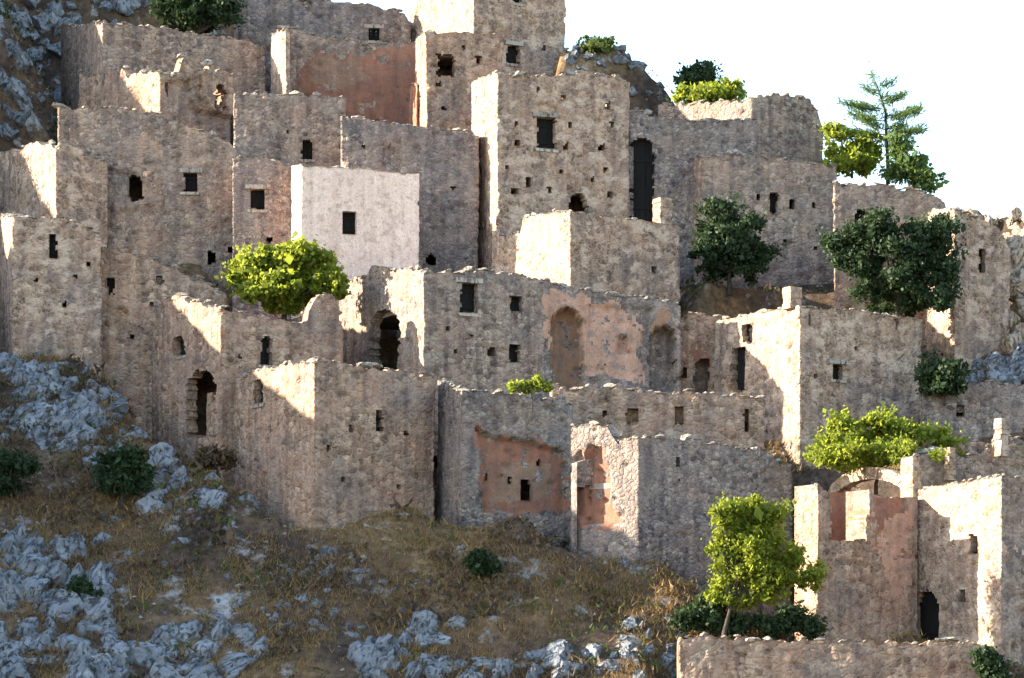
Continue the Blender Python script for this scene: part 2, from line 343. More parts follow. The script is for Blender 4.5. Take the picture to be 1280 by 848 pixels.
def wall(parent, name, pts, tops, zbase, mats, th=0.6, fine=None, opens=(), recess=(), patches=(), cell=0.11, rag=0.14, seed=0, cope=True, copeden=0.36, rough=1.0, bury=3.0):
    """A masonry wall along the plan points pts (outside on the right of travel). tops: one entry to a segment, a measured
    outline or None. opens / recess / patches: see below. Outer skin is a fine grid with stones in relief, the top is ragged,
    openings go right through, rims and reveals have the wall's thickness."""
    base = np.array(parent.location)
    pts = [np.array(p, float) for p in pts]; nseg = len(pts) - 1
    fine = fine or [True] * nseg
    xy = []; seg = []; sv = []; s0 = 0.0
    dirs = []
    for i in range(nseg):
        d = pts[i + 1] - pts[i]; L = np.linalg.norm(d); d = d / L; dirs.append(d)
        n = max(2, int(math.ceil(L / (cell if fine[i] else 0.45))))
        t = np.linspace(0, 1, n + 1)
        if i < nseg - 1: t = t[:-1]
        for q in t:
            xy.append(pts[i] + d * L * q); seg.append(i); sv.append(s0 + L * q)
        s0 += L
    xy = np.array(xy); seg = np.array(seg); sv = np.array(sv); C = len(xy)
    nr = np.array([[dirs[k][1], -dirs[k][0]] for k in seg])
    for c in range(1, C):
        if seg[c] != seg[c - 1]:
            m = nr[c] + nr[c - 1]; m /= np.linalg.norm(m); nr[c] = m / max(0.45, m @ nr[c - 1])
    px = 640 + F * xy[:, 0] / xy[:, 1]
    top = np.full(C, np.nan)
    for i in range(nseg):
        k = seg == i
        if tops[i] is not None:
            tp = sorted(tops[i]); py = np.interp(px[k], [a for a, _ in tp], [b for _, b in tp]); top[k] = (HZ - py) / F * xy[k, 1]
    good = ~np.isnan(top); top = np.interp(np.arange(C), np.arange(C)[good], top[good])
    r = np.random.default_rng(1000 + seed)
    blk = np.floor(sv / 0.31 + 0.3 * vnoise(sv * 1.3, sv * 0, seed)).astype(int)
    top = top + rag * (hash2(blk, blk * 0 + seed, 5) - 0.5) * 1.4 + rag * 1.2 * vnoise(sv * 0.9, sv * 0 + 3.3, seed + 3) + rag * 1.6 * vnoise(sv * 0.33, sv * 0 + 8.1, seed + 4)
    z0 = zbase - bury; h = cell
    R = int(math.ceil((top.max() - z0) / h)) + 1
    zr = z0 + np.arange(R + 1) * h
    Zg = np.minimum(zr[None, :], top[:, None])                      # C x R+1
    Sg = np.repeat(sv[:, None], R + 1, 1)
    PX = np.repeat(px[:, None], R + 1, 1); PY = HZ - F * Zg / xy[:, 1][:, None]
    # stones in relief
    f1, f2, idr = worley(Sg / 0.36 + 0.35 * vnoise(Sg * 2, Zg * 2, seed), Zg / 0.23 + 0.35 * vnoise(Sg * 2 + 7, Zg * 2, seed + 1), seed)
    edge = np.clip((f2 - f1) / 0.22, 0, 1)
    D = rough * ((idr - 0.5) * 0.04 + (edge - 1) * 0.022 + 0.09 * fbm(Sg * 0.35, Zg * 0.35, seed + 9, 3))
    D -= rough * 0.11 * (hash2(np.floor(Sg / 0.36), np.floor(Zg / 0.23), seed + 40) > 0.965)
    # recess: (segment, polygon, depth)  -- niches and broken-out faces
    jx = PX + 2.0 * vnoise(Sg * 3.1, Zg * 3.1, seed + 21) * 2; jy = PY + 2.0 * vnoise(Sg * 3.1 + 5, Zg * 3.1, seed + 22) * 2
    for (sg, poly, dep) in recess:
        k = inpoly(jx, jy, poly) & (seg[:, None] == sg); D[k] -= dep
    O = np.zeros((C, R + 1, 3)); I = np.zeros_like(O)
    O[:, :, 0] = xy[:, 0][:, None] + nr[:, 0][:, None] * D; O[:, :, 1] = xy[:, 1][:, None] + nr[:, 1][:, None] * D; O[:, :, 2] = Zg
    ti = np.maximum(th, -D + 0.25)
    I[:, :, 0] = xy[:, 0][:, None] - nr[:, 0][:, None] * ti; I[:, :, 1] = xy[:, 1][:, None] - nr[:, 1][:, None] * ti; I[:, :, 2] = Zg
    cz = 0.5 * (zr[:-1] + zr[1:])
    keep = zr[None, :-1] < (np.maximum(top[:-1], top[1:])[:, None] - 0.03)
    cs = seg[:-1]
    cpx = 0.5 * (px[:-1] + px[1:])[:, None] + np.zeros((1, R)); cY = 0.5 * (xy[:-1, 1] + xy[1:, 1])[:, None]
    cpy = HZ - F * cz[None, :] / cY
    rx = cpx + 2.4 * vnoise(cpx * 0.21, cpy * 0.21, seed + 31) * 2; ry = cpy + 2.4 * vnoise(cpx * 0.21 + 9, cpy * 0.21, seed + 32) * 2
    for op in opens:                                               # (kind, segment, x0, x1, y0, y1)
        kind, sg, x0, x1, y0, y1 = op[:6]
        a, b = (rx, ry) if kind in ('cave', 'gap', 'cave_door') else (cpx * 0.6 + rx * 0.4, cpy * 0.6 + ry * 0.4)
        k = (a > x0) & (a < x1) & (b > y0) & (b < y1) & (cs[:, None] == sg)
        if kind in ('arch', 'arch_door', 'cave', 'arch_hole', 'cave_door'):
            ccx = 0.5 * (x0 + x1); rr = 0.5 * (x1 - x0); rh = min(rr * 1.25, (y1 - y0) * 0.6)
            k &= ~((b < y0 + rh) & (((a - ccx) / rr) ** 2 + ((b - y0 - rh) / rh) ** 2 > 1.0))
        keep &= ~k
    # putlog holes: single stones missing
    K = keep
    idx = np.arange(C * (R + 1)).reshape(C, R + 1); off = C * (R + 1)
    a = idx[:-1, :-1]; b = idx[1:, :-1]; c = idx[1:, 1:]; d = idx[:-1, 1:]
    quads = [np.stack([a[K], b[K], c[K], d[K]], 1)]
    mi = np.zeros(K.shape, int)
    jcx = cpx + 16 * fbm(cpx * 0.07, cpy * 0.07, seed + 61, 4); jcy = cpy + 16 * fbm(cpx * 0.07 + 4, cpy * 0.07, seed + 62, 4)
    for (sg, poly, k_) in patches:
        mi[inpoly(jcx, jcy, poly) & (cs[:, None] == sg) & (fbm(cpx * 0.10, cpy * 0.10, seed + 66, 4) > -0.36)] = k_
    mis = [mi[K]]
    tmax = np.maximum(top[:-1], top[1:])[:, None]
    KI = K & ((zr[None, :-1] > tmax - 1.3) | (not cope))
    quads.append(np.stack([a[KI], d[KI], c[KI], b[KI]], 1) + off); mis.append(np.zeros(KI.sum(), int))
    KP = np.pad(K, 1)
    def side(mask, p, q):
        if mask.any(): quads.append(np.stack([p[mask], p[mask] + off, q[mask] + off, q[mask]], 1)); mis.append(mi[mask])
    side(K & ~KP[:-2, 1:-1], a, d); side(K & ~KP[2:, 1:-1], c, b); side(K & ~KP[1:-1, :-2], b, a); side(K & ~KP[1:-1, 2:], d, c)
    quads = np.concatenate(quads); mis = np.concatenate(mis)
    V = np.concatenate([O.reshape(-1, 3), I.reshape(-1, 3)]) - base
    used = np.zeros(len(V), bool); used[quads.ravel()] = True; rem = np.cumsum(used) - 1
    me = mesh_np(name, V[used], quads=rem[quads], mi=mis, nsmooth=int(K.sum()))
    o = link(name, me, parent, mats)
    # near-black panels added in the openings for their inner shade; lintel and sill stones
    for op in opens:
        kind, sg, x0, x1, y0, y1 = op[:6]
        if kind in ('gap', 'hole', 'cave', 'arch_hole'): continue
        k = np.where(seg == sg)[0]; ci = k[np.argmin(np.abs(px[k] - 0.5 * (x0 + x1)))]
        dv = dirs[sg]; nn = np.array([dv[1], -dv[0]]); Yc = xy[ci, 1]
        i0 = k[np.argmin(np.abs(px[k] - x0))]; i1 = k[np.argmin(np.abs(px[k] - x1))]
        w = max(0.3, abs(sv[i1] - sv[i0])); zt = Z_(y0, Yc); zb = Z_(y1, Yc); hh = zt - zb
        ax = np.array([dv[0], dv[1], 0]); ay = np.array([-nn[0], -nn[1], 0]); az = np.array([0, 0, 1.0])
        ctr = np.array([*(0.5 * (xy[i0] + xy[i1])), 0.5 * (zt + zb)]) - base
        isdoor = 'door' in kind
        lst = []; nb = 3
        bw = (w + 0.3) / nb
        for q in range(nb):
            lst.append((ctr + ay * (0.42 + 0.012 * (q % 2)) + ax * ((q - 1) * bw), ax, ay, az, bw * 0.485, 0.025, hh * 0.5 + 0.14))
        lst.append((ctr + ay * 0.375 + az * hh * 0.25, ax, ay, az, w * 0.5 + 0.1, 0.02, 0.05))
        lst.append((ctr + ay * 0.375 - az * hh * 0.28, ax, ay, az, w * 0.5 + 0.1, 0.02, 0.05))
        po = link('door' if isdoor else 'window', boxes('shade_panel', lst), parent, [M['dark_panel']])
        if len(op) > 6 and op[6] == 'plain': continue
        if not kind.startswith(('arch', 'cave')):
            lm = boxes('lintel', [(ctr + az * (hh * 0.5 + 0.13) + ay * 0.12, ax, ay, az, w * 0.5 + 0.26, 0.19, 0.115)], 0.02)
            link('lintel', lm, po, [M['cope']])
        if not isdoor:
            lm = boxes('sill', [(ctr - az * (hh * 0.5 + 0.09) + ay * 0.12, ax, ay, az, w * 0.5 + 0.16, 0.18, 0.07)], 0.02)
            link('sill', lm, po, [M['cope']])
    # loose stones along the broken top
    if cope:
        s = sv[0] + 0.1
        while s < sv[-1]:
            ci = int(np.argmin(np.abs(sv - s)))
            if fine[seg[ci]] and r.random() < 0.95 - 1.5 * max(0.0, float(vnoise(np.array([s * 0.55]), np.array([2.2]), seed + 5)[0])):
                sz = math.exp(r.normal(math.log(0.165), 0.3)) * (1.4 if r.random() < 0.08 else 1.0)
                st = bpy.data.objects.new('coping_stone', COPE[r.integers(len(COPE))]); col.objects.link(st); st.parent = parent
                dpt = r.uniform(0.05, 0.32)
                st.location = (xy[ci, 0] - nr[ci, 0] * dpt - base[0], xy[ci, 1] - nr[ci, 1] * dpt - base[1], top[ci] + sz * r.uniform(-0.1, 0.4) - base[2])
                st.scale = (sz * r.uniform(1.1, 1.9), sz * r.uniform(0.9, 1.4), sz * r.uniform(0.55, 1.05)); st.rotation_euler = (r.uniform(-.2, .2), r.uniform(-.2, .2), math.atan2(dirs[seg[ci]][1], dirs[seg[ci]][0]) + r.normal(0, 0.35))
            s += copeden * r.uniform(0.6, 1.5)
    return o

SEED = [0]
def house(name, label, cat, xc, ybase, xr, topF, xl=None, topL=None, Y=None, yaw=33.0, yawL=None, depth=None, mats=('grey',), group=None,
          opens=(), recess=(), patches=(), roof=True, holes=(), **kw):
    """four walls round the near corner at column xc; segment 0 = side wall towards the sun, 1 = front, 2 = far side, 3 = back"""
    SEED[0] += 1; sd = SEED[0]
    Y = Y or slopeY(ybase); th = math.radians(yaw)
    C = np.array([X_(xc, Y), Y]); u = np.array([math.cos(th), math.sin(th)]); tl = math.radians(yaw if yawL is None else yawL); v = np.array([-math.sin(tl), math.cos(tl)])
    def hit(d, px):                       # length along d from C to the sight line of column px
        k = (px - 640.0) / F; return (k * C[1] - C[0]) / (d[0] - k * d[1])
    LF = hit(u, xr)
    LL = hit(v, xl) if xl is not None else (depth or 4.5)
    zb = Z_(ybase, Y)
    t = thing(name, label, cat, (C[0], C[1], zb), group)
    P0 = C + v * LL; P2 = C + u * LF; P3 = P2 + v * LL
    FOOT.append(([P0, C, P2, P3], zb))
    ops = list(opens)
    for (hx, hy, hw, hh) in holes: ops.append(('hole', 1, hx - hw / 2, hx + hw / 2, hy - hh / 2, hy + hh / 2))
    ms = [M[k] for k in mats]
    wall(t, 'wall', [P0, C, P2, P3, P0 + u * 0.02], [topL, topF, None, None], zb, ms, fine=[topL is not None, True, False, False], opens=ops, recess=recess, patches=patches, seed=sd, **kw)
    if roof:
        alltop = [Z_(py, Y) for _, py in (topF or [])]
        zt = min(alltop) - 0.75
        i = 0.5
        q = [P0 + u * i - v * i, C + u * i + v * i, P2 - u * i + v * i, P3 - u * i - v * i]
        vv = [[*(p), z] for z in (zt - 0.25, zt) for p in q]
        me = mesh_np('roof', np.array(vv) - np.array(t.location), quads=BOXF); link('roof', me, t, [M['earth']])
    t['_top'] = 0; del t['_top']
    return t

def block(parent, name, px0, px1, py0, py1, Y, dep, yaw, mat, jit=0.05):
    """a small masonry stack (chimney, pier) of rough courses"""
    base = np.array(parent.location); th = math.radians(yaw)
    u = np.array([math.cos(th), math.sin(th), 0]); v = np.array([-math.sin(th), math.cos(th), 0]); az = np.array([0, 0, 1.0])
    x = X_(0.5 * (px0 + px1), Y); zb = Z_(py1, Y); zt = Z_(py0, Y)
    w = (px1 - px0) / F * Y / (math.cos(th) + dep * math.sin(th)); d = w * dep
    n = max(3, int((zt - zb) / 0.22)); lst = []
    hc = (zt - zb) / n
    for k in range(n):
        lst.append((np.array([x, Y + d * 0.5, zb + hc * (k + 0.5)]) - base + u * random.uniform(-.03, .03) + v * random.uniform(-.03, .03), u, v, az, w / 2 * random.uniform(.93, 1.04), d / 2 * random.uniform(.93, 1.04), hc * 0.5 + 0.002 * (k % 2 + 1)))
    me = boxes(name, lst, jit * 0.6)
    return link(name, me, parent, [M[mat]])

# ------------------------------------------------------------------ the village
HG = 'ruined stone houses stepping up the hillside'
# --- top row
house('stone_house', 'grey stone house at the top edge, one small window, behind the red roofless ruin', 'house', 298, 75, 513,
      [(298, -6), (400, 1), (470, 8), (500, 15), (513, 24)], Y=167.5, yaw=8, depth=5, mats=('cool',), group=HG,
      opens=[('win', 1, 461, 475, 36, 51)])
house('stone_house', 'long low grey stone house in the upper left below the dark tree, sunlit end wall', 'house', 128, 120, 333,
      [(128, 31), (190, 32), (240, 42), (310, 52), (333, 58)], xl=76, topL=[(76, 31), (128, 31)], Y=161, yaw=20, mats=('grey',), group=HG)
t = house('stone_tower', 'tall square tower house at the top with one blazing sunlit side', 'tower', 592, 100, 707,
      [(592, -30), (707, -30)], xl=513, topL=[(513, -30), (592, -30)], Y=163, yaw=30, mats=('tan', 'tan'), group=HG,
      opens=[('win', 1, 634, 650, 57, 80), ('win', 1, 642, 653, -12, 4)], holes=[(615, 75, 5, 6), (680, 60, 4, 5)])
house('stone_house', 'grey block in front of the tower foot, with a broken hole in its wall', 'house', 533, 175, 628,
      [(533, 43), (592, 42), (628, 45)], xl=519, topL=[(519, 46), (533, 43)], Y=158, yaw=14, mats=('warm',), group=HG,
      opens=[('gap', 1, 547, 568, 68, 96)], holes=[(598, 75, 6, 8), (548, 105, 6, 6), (580, 60, 5, 5), (555, 135, 5, 5)])
# roofless red ruin: pier + rear wall
t = thing('roofless_ruin', 'roofless ruin with rusty red inner wall and bright sunlit pier, left of the tower', 'ruin', (X_(430, 162), 162, Z_(150, 162)), HG)
SEED[0] += 1
wall(t, 'rear_wall', [(X_(340, 163.5), 163.5), (X_(524, 164.5), 164.5)], [[(340, 44), (372, 34), (380, 43), (440, 52), (480, 57), (524, 52)]], Z_(150, 164), [M['grey'], M['red'], M['ochre']],
     patches=[(0, [(385, 68), (450, 72), (522, 56), (526, 160), (380, 160), (372, 110)], 1), (0, [(392, 72), (450, 74), (466, 105), (420, 120), (392, 105)], 2)], seed=71, cell=0.13)
wall(t, 'pier', [(X_(338, 163.4), 163.4), (X_(357, 160.4), 160.4), (X_(363, 160.6), 160.6)], [[(338, 42), (357, 38)], None], Z_(140, 162), [M['tan']], seed=72, cell=0.13, th=0.35)
wall(t, 'side_wall', [(X_(512, 161.5), 161.5), (X_(521, 159.9), 159.9), (X_(526, 160.1), 160.1)], [[(512, 110), (517, 100), (521, 104)], None], Z_(165, 160), [M['red']], seed=73, cell=0.13, th=0.35)
FOOT.append(([np.array([X_(345, 164), 164]), np.array([X_(352, 160.4), 160.4]), np.array([X_(528, 160.4), 160.4]), np.array([X_(528, 164.5), 164.5])], Z_(150, 161)))

house('stone_house', 'tall square stone house pitted by small holes, black window under a blind arch', 'house', 622, 330, 786,
      [(622, 95), (690, 92), (765, 94), (786, 101)], xl=589, topL=[(589, 101), (603, 97), (622, 93)], Y=151, yaw=22, mats=('tan', 'tan'), group=HG,
      opens=[('win', 1, 672, 695, 147, 186), ('arch_hole', 1, 711, 735, 241, 268)],
      recess=[(1, [(668, 146), (670, 132), (684, 126), (697, 132), (699, 146)], 0.22)],
      holes=[(760, 132, 6, 8), (765, 156, 6, 7), (713, 156, 5, 6), (646, 155, 5, 7), (708, 183, 6, 9), (752, 184, 7, 9), (647, 178, 6, 8), (757, 212, 6, 7), (661, 228, 7, 11), (643, 239, 9, 9), (686, 238, 5, 8), (702, 214, 5, 6), (762, 244, 6, 7), (634, 210, 5, 7), (674, 112, 5, 5), (705, 122, 6, 6), (740, 225, 5, 6)])
house('garden_wall', 'grey wall beside the tall square house with a tall black doorway', 'wall', 784, 205, 946,
      [(784, 140), (800, 137), (815, 147), (840, 148), (880, 152), (946, 150)], Y=154, yaw=4, depth=1.2, mats=('cool',), group=HG,
      opens=[('cave_door', 1, 784, 818, 172, 284, 'plain')], bury=10.0)  # shadow gap: ragged opening darkened by an added near-black panel
house('stone_house', 'grey house on the skyline right with sunlit flank, beside the pine', 'house', 940, 168, 1031,
      [(940, 123), (965, 121), (985, 121), (1012, 126), (1022, 135), (1031, 165)], xl=822, topL=[(822, 136), (850, 131), (870, 127), (900, 128), (940, 122)], Y=156, yaw=30, yawL=56, mats=('grey', 'tan'), group=HG, rag=0.18, bury=6.0)
# --- upper middle row
house('rubble_wall', 'long grey wall with arched window between the red ruin and the pale pink house', 'wall', 292, 225, 432,
      [(292, 113), (335, 116), (425, 122), (432, 125)], Y=155.5, yaw=4, depth=0.62, mats=('grey',), group=HG, roof=False,
      opens=[('arch', 1, 377, 390, 174, 199)], holes=[(360, 165, 4, 5)])
house('stone_house', 'plain grey house behind the pale pink house, its rim running below the tower', 'house', 426, 340, 598,
      [(426, 146), (470, 152), (590, 163), (598, 170)], Y=151.9, yaw=3, depth=4, mats=('cool', 'grey'), group=HG,
      opens=[('arch_hole', 1, 533, 544, 317, 332)], recess=[(1, [(478, 205), (478, 188), (487, 181), (496, 188), (496, 205)], 0.18)], holes=[(567, 235, 5, 6), (455, 185, 4, 5)])
house('collapsed_house', 'collapsed upper house with crumbling sunlit rubble, upper left above two square windows', 'ruin', 200, 170, 289,
      [(200, 90), (224, 88), (228, 71), (237, 71), (242, 82), (262, 84), (278, 85), (289, 100)], xl=98, topL=[(98, 86), (112, 96), (130, 92), (155, 90), (160, 98), (175, 88), (200, 90)], Y=156.5, yaw=40, mats=('warm', 'tan', 'cool'), group=HG, rag=0.35, roof=False,
      opens=[('cave', 1, 264, 277, 104, 138)], recess=[(1, [(245, 90), (289, 90), (289, 150), (262, 140), (246, 118)], -0.45), (1, [(205, 102), (240, 100), (243, 130), (262, 145), (215, 150)], 0.35)], copeden=0.2)
house('stone_house', 'broad grey house upper left with square window and broken hole edged by pale stones', 'house', 72, 352, 297,
      [(72, 135), (140, 137), (203, 141), (212, 152), (250, 160), (297, 183)], Y=151.2, yaw=2, depth=3.6, mats=('grey', 'warm', 'pink'), group=HG,
      opens=[('win', 1, 230, 246, 216, 240), ('cave', 1, 160, 178, 219, 250)],
      recess=[(1, [(108, 205), (160, 215), (168, 252), (112, 250)], 0.16), (1, [(178, 215), (190, 215), (192, 255), (140, 268), (140, 254), (178, 250)], -0.14)],
      patches=[(1, [(172, 160), (200, 165), (215, 345), (150, 345)], 1), (1, [(98, 205), (110, 208), (116, 250), (100, 255)], 2), (1, [(166, 214), (190, 214), (190, 258), (166, 258)], 1)],
      holes=[(264, 322, 9, 15), (288, 312, 8, 8)])
house('stone_house', 'narrow grey house with one square window beside the pale pink house', 'house', 290, 355, 379,
      [(290, 195), (330, 197), (362, 206), (379, 210)], Y=148.6, yaw=3, depth=3, mats=('cool',), group=HG,
      opens=[('win', 1, 313, 331, 237, 262)], holes=[(287 + 50, 300, 5, 6)])
house('rendered_house', 'pale pink rendered house with one black square window', 'house', 377, 350, 524,
      [(377, 208), (450, 212), (524, 217)], xl=361, topL=[(361, 207), (377, 208)], Y=146.2, yaw=16, mats=('lime', 'lime'), group=HG, rough=0.6, rag=0.06,
      opens=[('win', 1, 429, 447, 265, 293, 'plain')], copeden=0.7)
house('stone_house', 'house at the left edge with broad sunlit side and bright crumbling rim', 'house', 70, 305, 134,
      [(70, 184), (85, 179), (96, 180), (106, 190), (134, 203)], xl=-16, topL=[(-16, 194), (20, 188), (45, 179), (70, 183)], Y=149, yaw=33, mats=('tan', 'warm'), group=HG, rag=0.14)
# --- middle row
house('stone_house', 'brown stone house at the left edge with narrow slit window above the rocks', 'house', 15, 450, 127,
      [(15, 271), (60, 274), (92, 279), (127, 295)], xl=-8, topL=[(-8, 271), (15, 271)], Y=139.3, yaw=14, mats=('tan', 'warm'), group=HG,
      opens=[('win', 1, 62, 71, 292, 322, 'plain')], holes=[(45, 350, 5, 5), (95, 345, 5, 5), (80, 380, 5, 6), (110, 330, 5, 5)])
house('rubble_wall', 'curving brown wall with sloping rim next to the slit-windowed house at left', 'wall', 122, 510, 284,
      [(122, 312), (145, 312), (200, 328), (240, 345), (268, 364), (284, 372)], Y=141.2, yaw=2, depth=2.5, mats=('warm', 'ochre'), group=HG,
      opens=[('win', 1, 134, 143, 348, 368, 'plain')], recess=[(1, [(143, 415), (143, 392), (150, 384), (157, 392), (157, 415)], 0.25)], holes=[(200, 350, 8, 12), (165, 420, 5, 6), (190, 380, 4, 5)], roof=False)
house('stone_house', 'house with ragged sunken roofline under the bright green fig, black cave-like doorway', 'house', 276, 560, 428,
      [(276, 388), (330, 397), (384, 403), (388, 385), (398, 371), (418, 366), (424, 380), (428, 398)], xl=176, topL=[(176, 395), (195, 380), (220, 371), (240, 377), (276, 387)], Y=134.9, yaw=33, mats=('warm', 'tan'), group=HG,
      opens=[('arch', 0, 217, 231, 419, 445), ('cave', 0, 233, 269, 463, 545), ('arch', 1, 327, 340, 420, 456)], holes=[(300, 445, 4, 5), (360, 470, 5, 5)])
house('stone_house', 'wide house in the middle with bright triangular sunlit side and two dark windows', 'house', 530, 492, 682,
      [(530, 337), (600, 339), (650, 346), (682, 353)], xl=424, topL=[(424, 366), (440, 348), (458, 345), (464, 333), (530, 337)], Y=137.2, yaw=28, mats=('grey', 'warm'), group=HG,
      opens=[('cave', 0, 462, 499, 388, 466), ('win', 1, 576, 597, 354, 392), ('win', 1, 638, 653, 370, 391, 'plain'), ('hole', 1, 610, 620, 435, 447), ('win', 1, 637, 650, 431, 452, 'plain')],
      holes=[(560, 410, 5, 5), (570, 440, 5, 5), (590, 420, 4, 4)])
house('rendered_ruin', 'ruined house wall with pink render, tall arched niche and missing front', 'ruin', 674, 505, 852,
      [(674, 352), (700, 357), (760, 366), (838, 377), (852, 384)], Y=140.3, yaw=3, depth=2.5, mats=('cool', 'pink', 'ochre'), group=HG, roof=False,
      recess=[(1, [(690, 520), (690, 400), (697, 387), (708, 383), (720, 388), (727, 402), (729, 520)], 0.95), (1, [(735, 380), (800, 384), (800, 478), (735, 468)], 0.12),
              (1, [(773, 442), (773, 424), (780, 417), (787, 424), (787, 442)], 0.3), (1, [(813, 490), (813, 422), (820, 410), (832, 406), (844, 414), (846, 490)], 0.95), (1, [(803, 385), (812, 385), (812, 470), (803, 470)], 0.2)],
      patches=[(1, [(676, 366), (700, 358), (722, 366), (738, 378), (800, 384), (801, 478), (745, 466), (727, 470), (727, 400), (716, 386), (700, 384), (690, 396), (688, 440), (676, 420)], 1),
               (1, [(690, 500), (690, 398), (700, 385), (716, 386), (727, 402), (728, 500)], 2), (1, [(821, 384), (832, 384), (834, 412), (820, 412)], 2)])
house('terrace_wall', 'long plain retaining wall below the pink rendered ruin, with small square holes', 'wall', 688, 575, 956,
      [(688, 484), (720, 490), (760, 487), (850, 492), (895, 497), (956, 497)], Y=134.6, yaw=3, depth=1.2, mats=('warm', 'cool'), group=HG, roof=False,
      opens=[('hole', 1, 783, 798, 511, 529), ('hole', 1, 843, 855, 508, 530), ('hole', 1, 930, 936, 512, 540)], holes=[(755, 517, 5, 7)])
t = house('stone_house', 'low square house in the centre with stepped sunlit side and stub chimney', 'house', 713, 385, 849,
      [(713, 265), (780, 272), (849, 283)], xl=615, topL=[(615, 298), (650, 292), (652, 271), (713, 264)], Y=142.5, yaw=35, mats=('tan', 'tan'), group=HG, rag=0.05, holes=[(818, 337, 6, 7)])
block(t, 'chimney', 816, 841, 247, 287, 146.4, 0.9, 33, 'tan')
house('stone_wall', 'shaded wall with a narrow bright slot and red stain, left of the chimney house', 'wall', 846, 515, 900,
      [(846, 396), (870, 392), (900, 398)], Y=142.2, yaw=4, depth=1.0, mats=('warm', 'red'), group=HG, roof=False,
      opens=[('gap', 1, 869, 886, 449, 498)], patches=[(1, [(866, 432), (886, 430), (890, 450), (866, 452)], 1)], holes=[(856, 465, 6, 14)])
t = house('stone_house', 'square house with chimney at its corner and bright triangular side with small window', 'house', 1000, 555, 1153,
      [(1000, 384), (1080, 389), (1100, 395), (1140, 397), (1153, 400)], xl=893, topL=[(893, 401), (950, 391), (1000, 382)], Y=136.5, yaw=33, mats=('tan', 'warm'), group=HG, rag=0.05,
      opens=[('win', 0, 927, 939, 406, 429, 'plain'), ('door', 0, 914, 931, 434, 489, 'plain'), ('win', 1, 1042, 1054, 456, 474)], holes=[(1020, 470, 4, 6), (1072, 435, 4, 5), (1121, 403, 4, 20), (1012, 400, 3, 12)])
block(t, 'chimney', 979, 1003, 359, 386, 136.9, 0.9, 33, 'tan')
house('stone_house', 'big grey house behind the dark rounded tree, with a slit window', 'house', 878, 355, 1046,
      [(878, 195), (900, 194), (960, 197), (1046, 208)], xl=838, topL=[(838, 200), (878, 195)], Y=152.6, yaw=12, mats=('grey', 'warm'), group=HG,
      opens=[('win', 1, 963, 973, 240, 267, 'plain')], holes=[(948, 246, 6, 7), (990, 255, 6, 10), (1018, 256, 5, 7), (942, 272, 5, 5), (982, 303, 5, 6), (1019, 310, 5, 6)])
house('stone_house', 'grey house behind the big dark bush, with a black arched opening near its rim', 'house', 1042, 375, 1176,
      [(1042, 227), (1100, 232), (1150, 239), (1176, 248)], Y=144.6, yaw=3, yawL=-14, depth=3, mats=('grey',), group=HG, opens=[('arch', 1, 1069, 1085, 261, 290)])
house('stone_tower', 'tower-like house at the right edge with narrow slit window above blue-grey rocks', 'tower', 1193, 450, 1263,
      [(1193, 264), (1225, 272), (1250, 285), (1258, 300), (1263, 315)], xl=1140, topL=[(1140, 263), (1193, 263)], Y=142.6, yaw=26, mats=('tan', 'grey'), group=HG,
      opens=[('win', 1, 1225, 1232, 310, 341, 'plain')], holes=[(1208, 300, 4, 4)])
house('stone_wall', 'low grey wall at the right edge below the rocks, with a small dark hole', 'wall', 1155, 525, 1292,
      [(1155, 488), (1180, 484), (1215, 480), (1292, 482)], Y=137.6, yaw=6, depth=0.9, mats=('cool',), group=HG, opens=[('hole', 1, 1195, 1206, 507, 521)], roof=False)
# --- lower row
house('stone_house', 'large brown square house in the lower middle with bright triangle on its shaded side', 'house', 393, 668, 544,
      [(393, 453), (430, 456), (470, 462), (544, 473)], xl=258, topL=[(258, 508), (300, 472), (326, 460), (393, 452)], Y=128.6, yaw=33, mats=('warm', 'warm'), group=HG,
      opens=[('arch', 0, 317, 328, 474, 505), ('win', 1, 469, 478, 513, 540, 'plain')], holes=[(440, 535, 5, 7), (508, 540, 5, 6), (412, 560, 5, 6), (500, 610, 5, 6), (430, 600, 5, 5)])
house('broken_house', 'house whose broken front shows a rusty red inner wall, below the little green plant', 'ruin', 577, 690, 717,
      [(577, 489), (640, 493), (690, 498), (717, 507)], xl=547, topL=[(547, 476), (562, 484), (577, 488)], Y=130.0, yaw=20, mats=('cool', 'red', 'ochre'), group=HG,
      opens=[('arch_hole', 1, 654, 667, 598, 625)], recess=[(1, [(597, 532), (612, 545), (650, 549), (706, 562), (712, 645), (604, 640)], 0.42)],
      patches=[(1, [(597, 532), (612, 545), (650, 549), (706, 562), (712, 645), (604, 640)], 1), (1, [(640, 575), (700, 585), (690, 630), (610, 625)], 2)], holes=[(640, 600, 5, 10), (612, 596, 4, 10), (677, 577, 5, 8)])
house('stone_house', 'lower house with long front and bright broken side showing red inside', 'house', 798, 705, 990,
      [(798, 546), (870, 549), (960, 562), (968, 575), (990, 580)], xl=713, topL=[(713, 531), (745, 528), (756, 530), (764, 545), (772, 556), (780, 545), (798, 545)], Y=126.6, yaw=26, yawL=56, mats=('cool', 'red', 'tan'), group=HG, rag=0.14,
      recess=[(0, [(714, 640), (716, 575), (724, 560), (733, 580), (730, 650)], 0.3), (0, [(736, 556), (752, 556), (752, 572), (760, 590), (762, 625), (775, 655), (730, 655), (730, 580)], 0.45)],
      patches=[(0, [(736, 556), (752, 556), (754, 572), (761, 590), (763, 625), (775, 660), (715, 660), (728, 580)], 1)], holes=[(848, 578, 6, 10), (850, 600, 4, 5)])
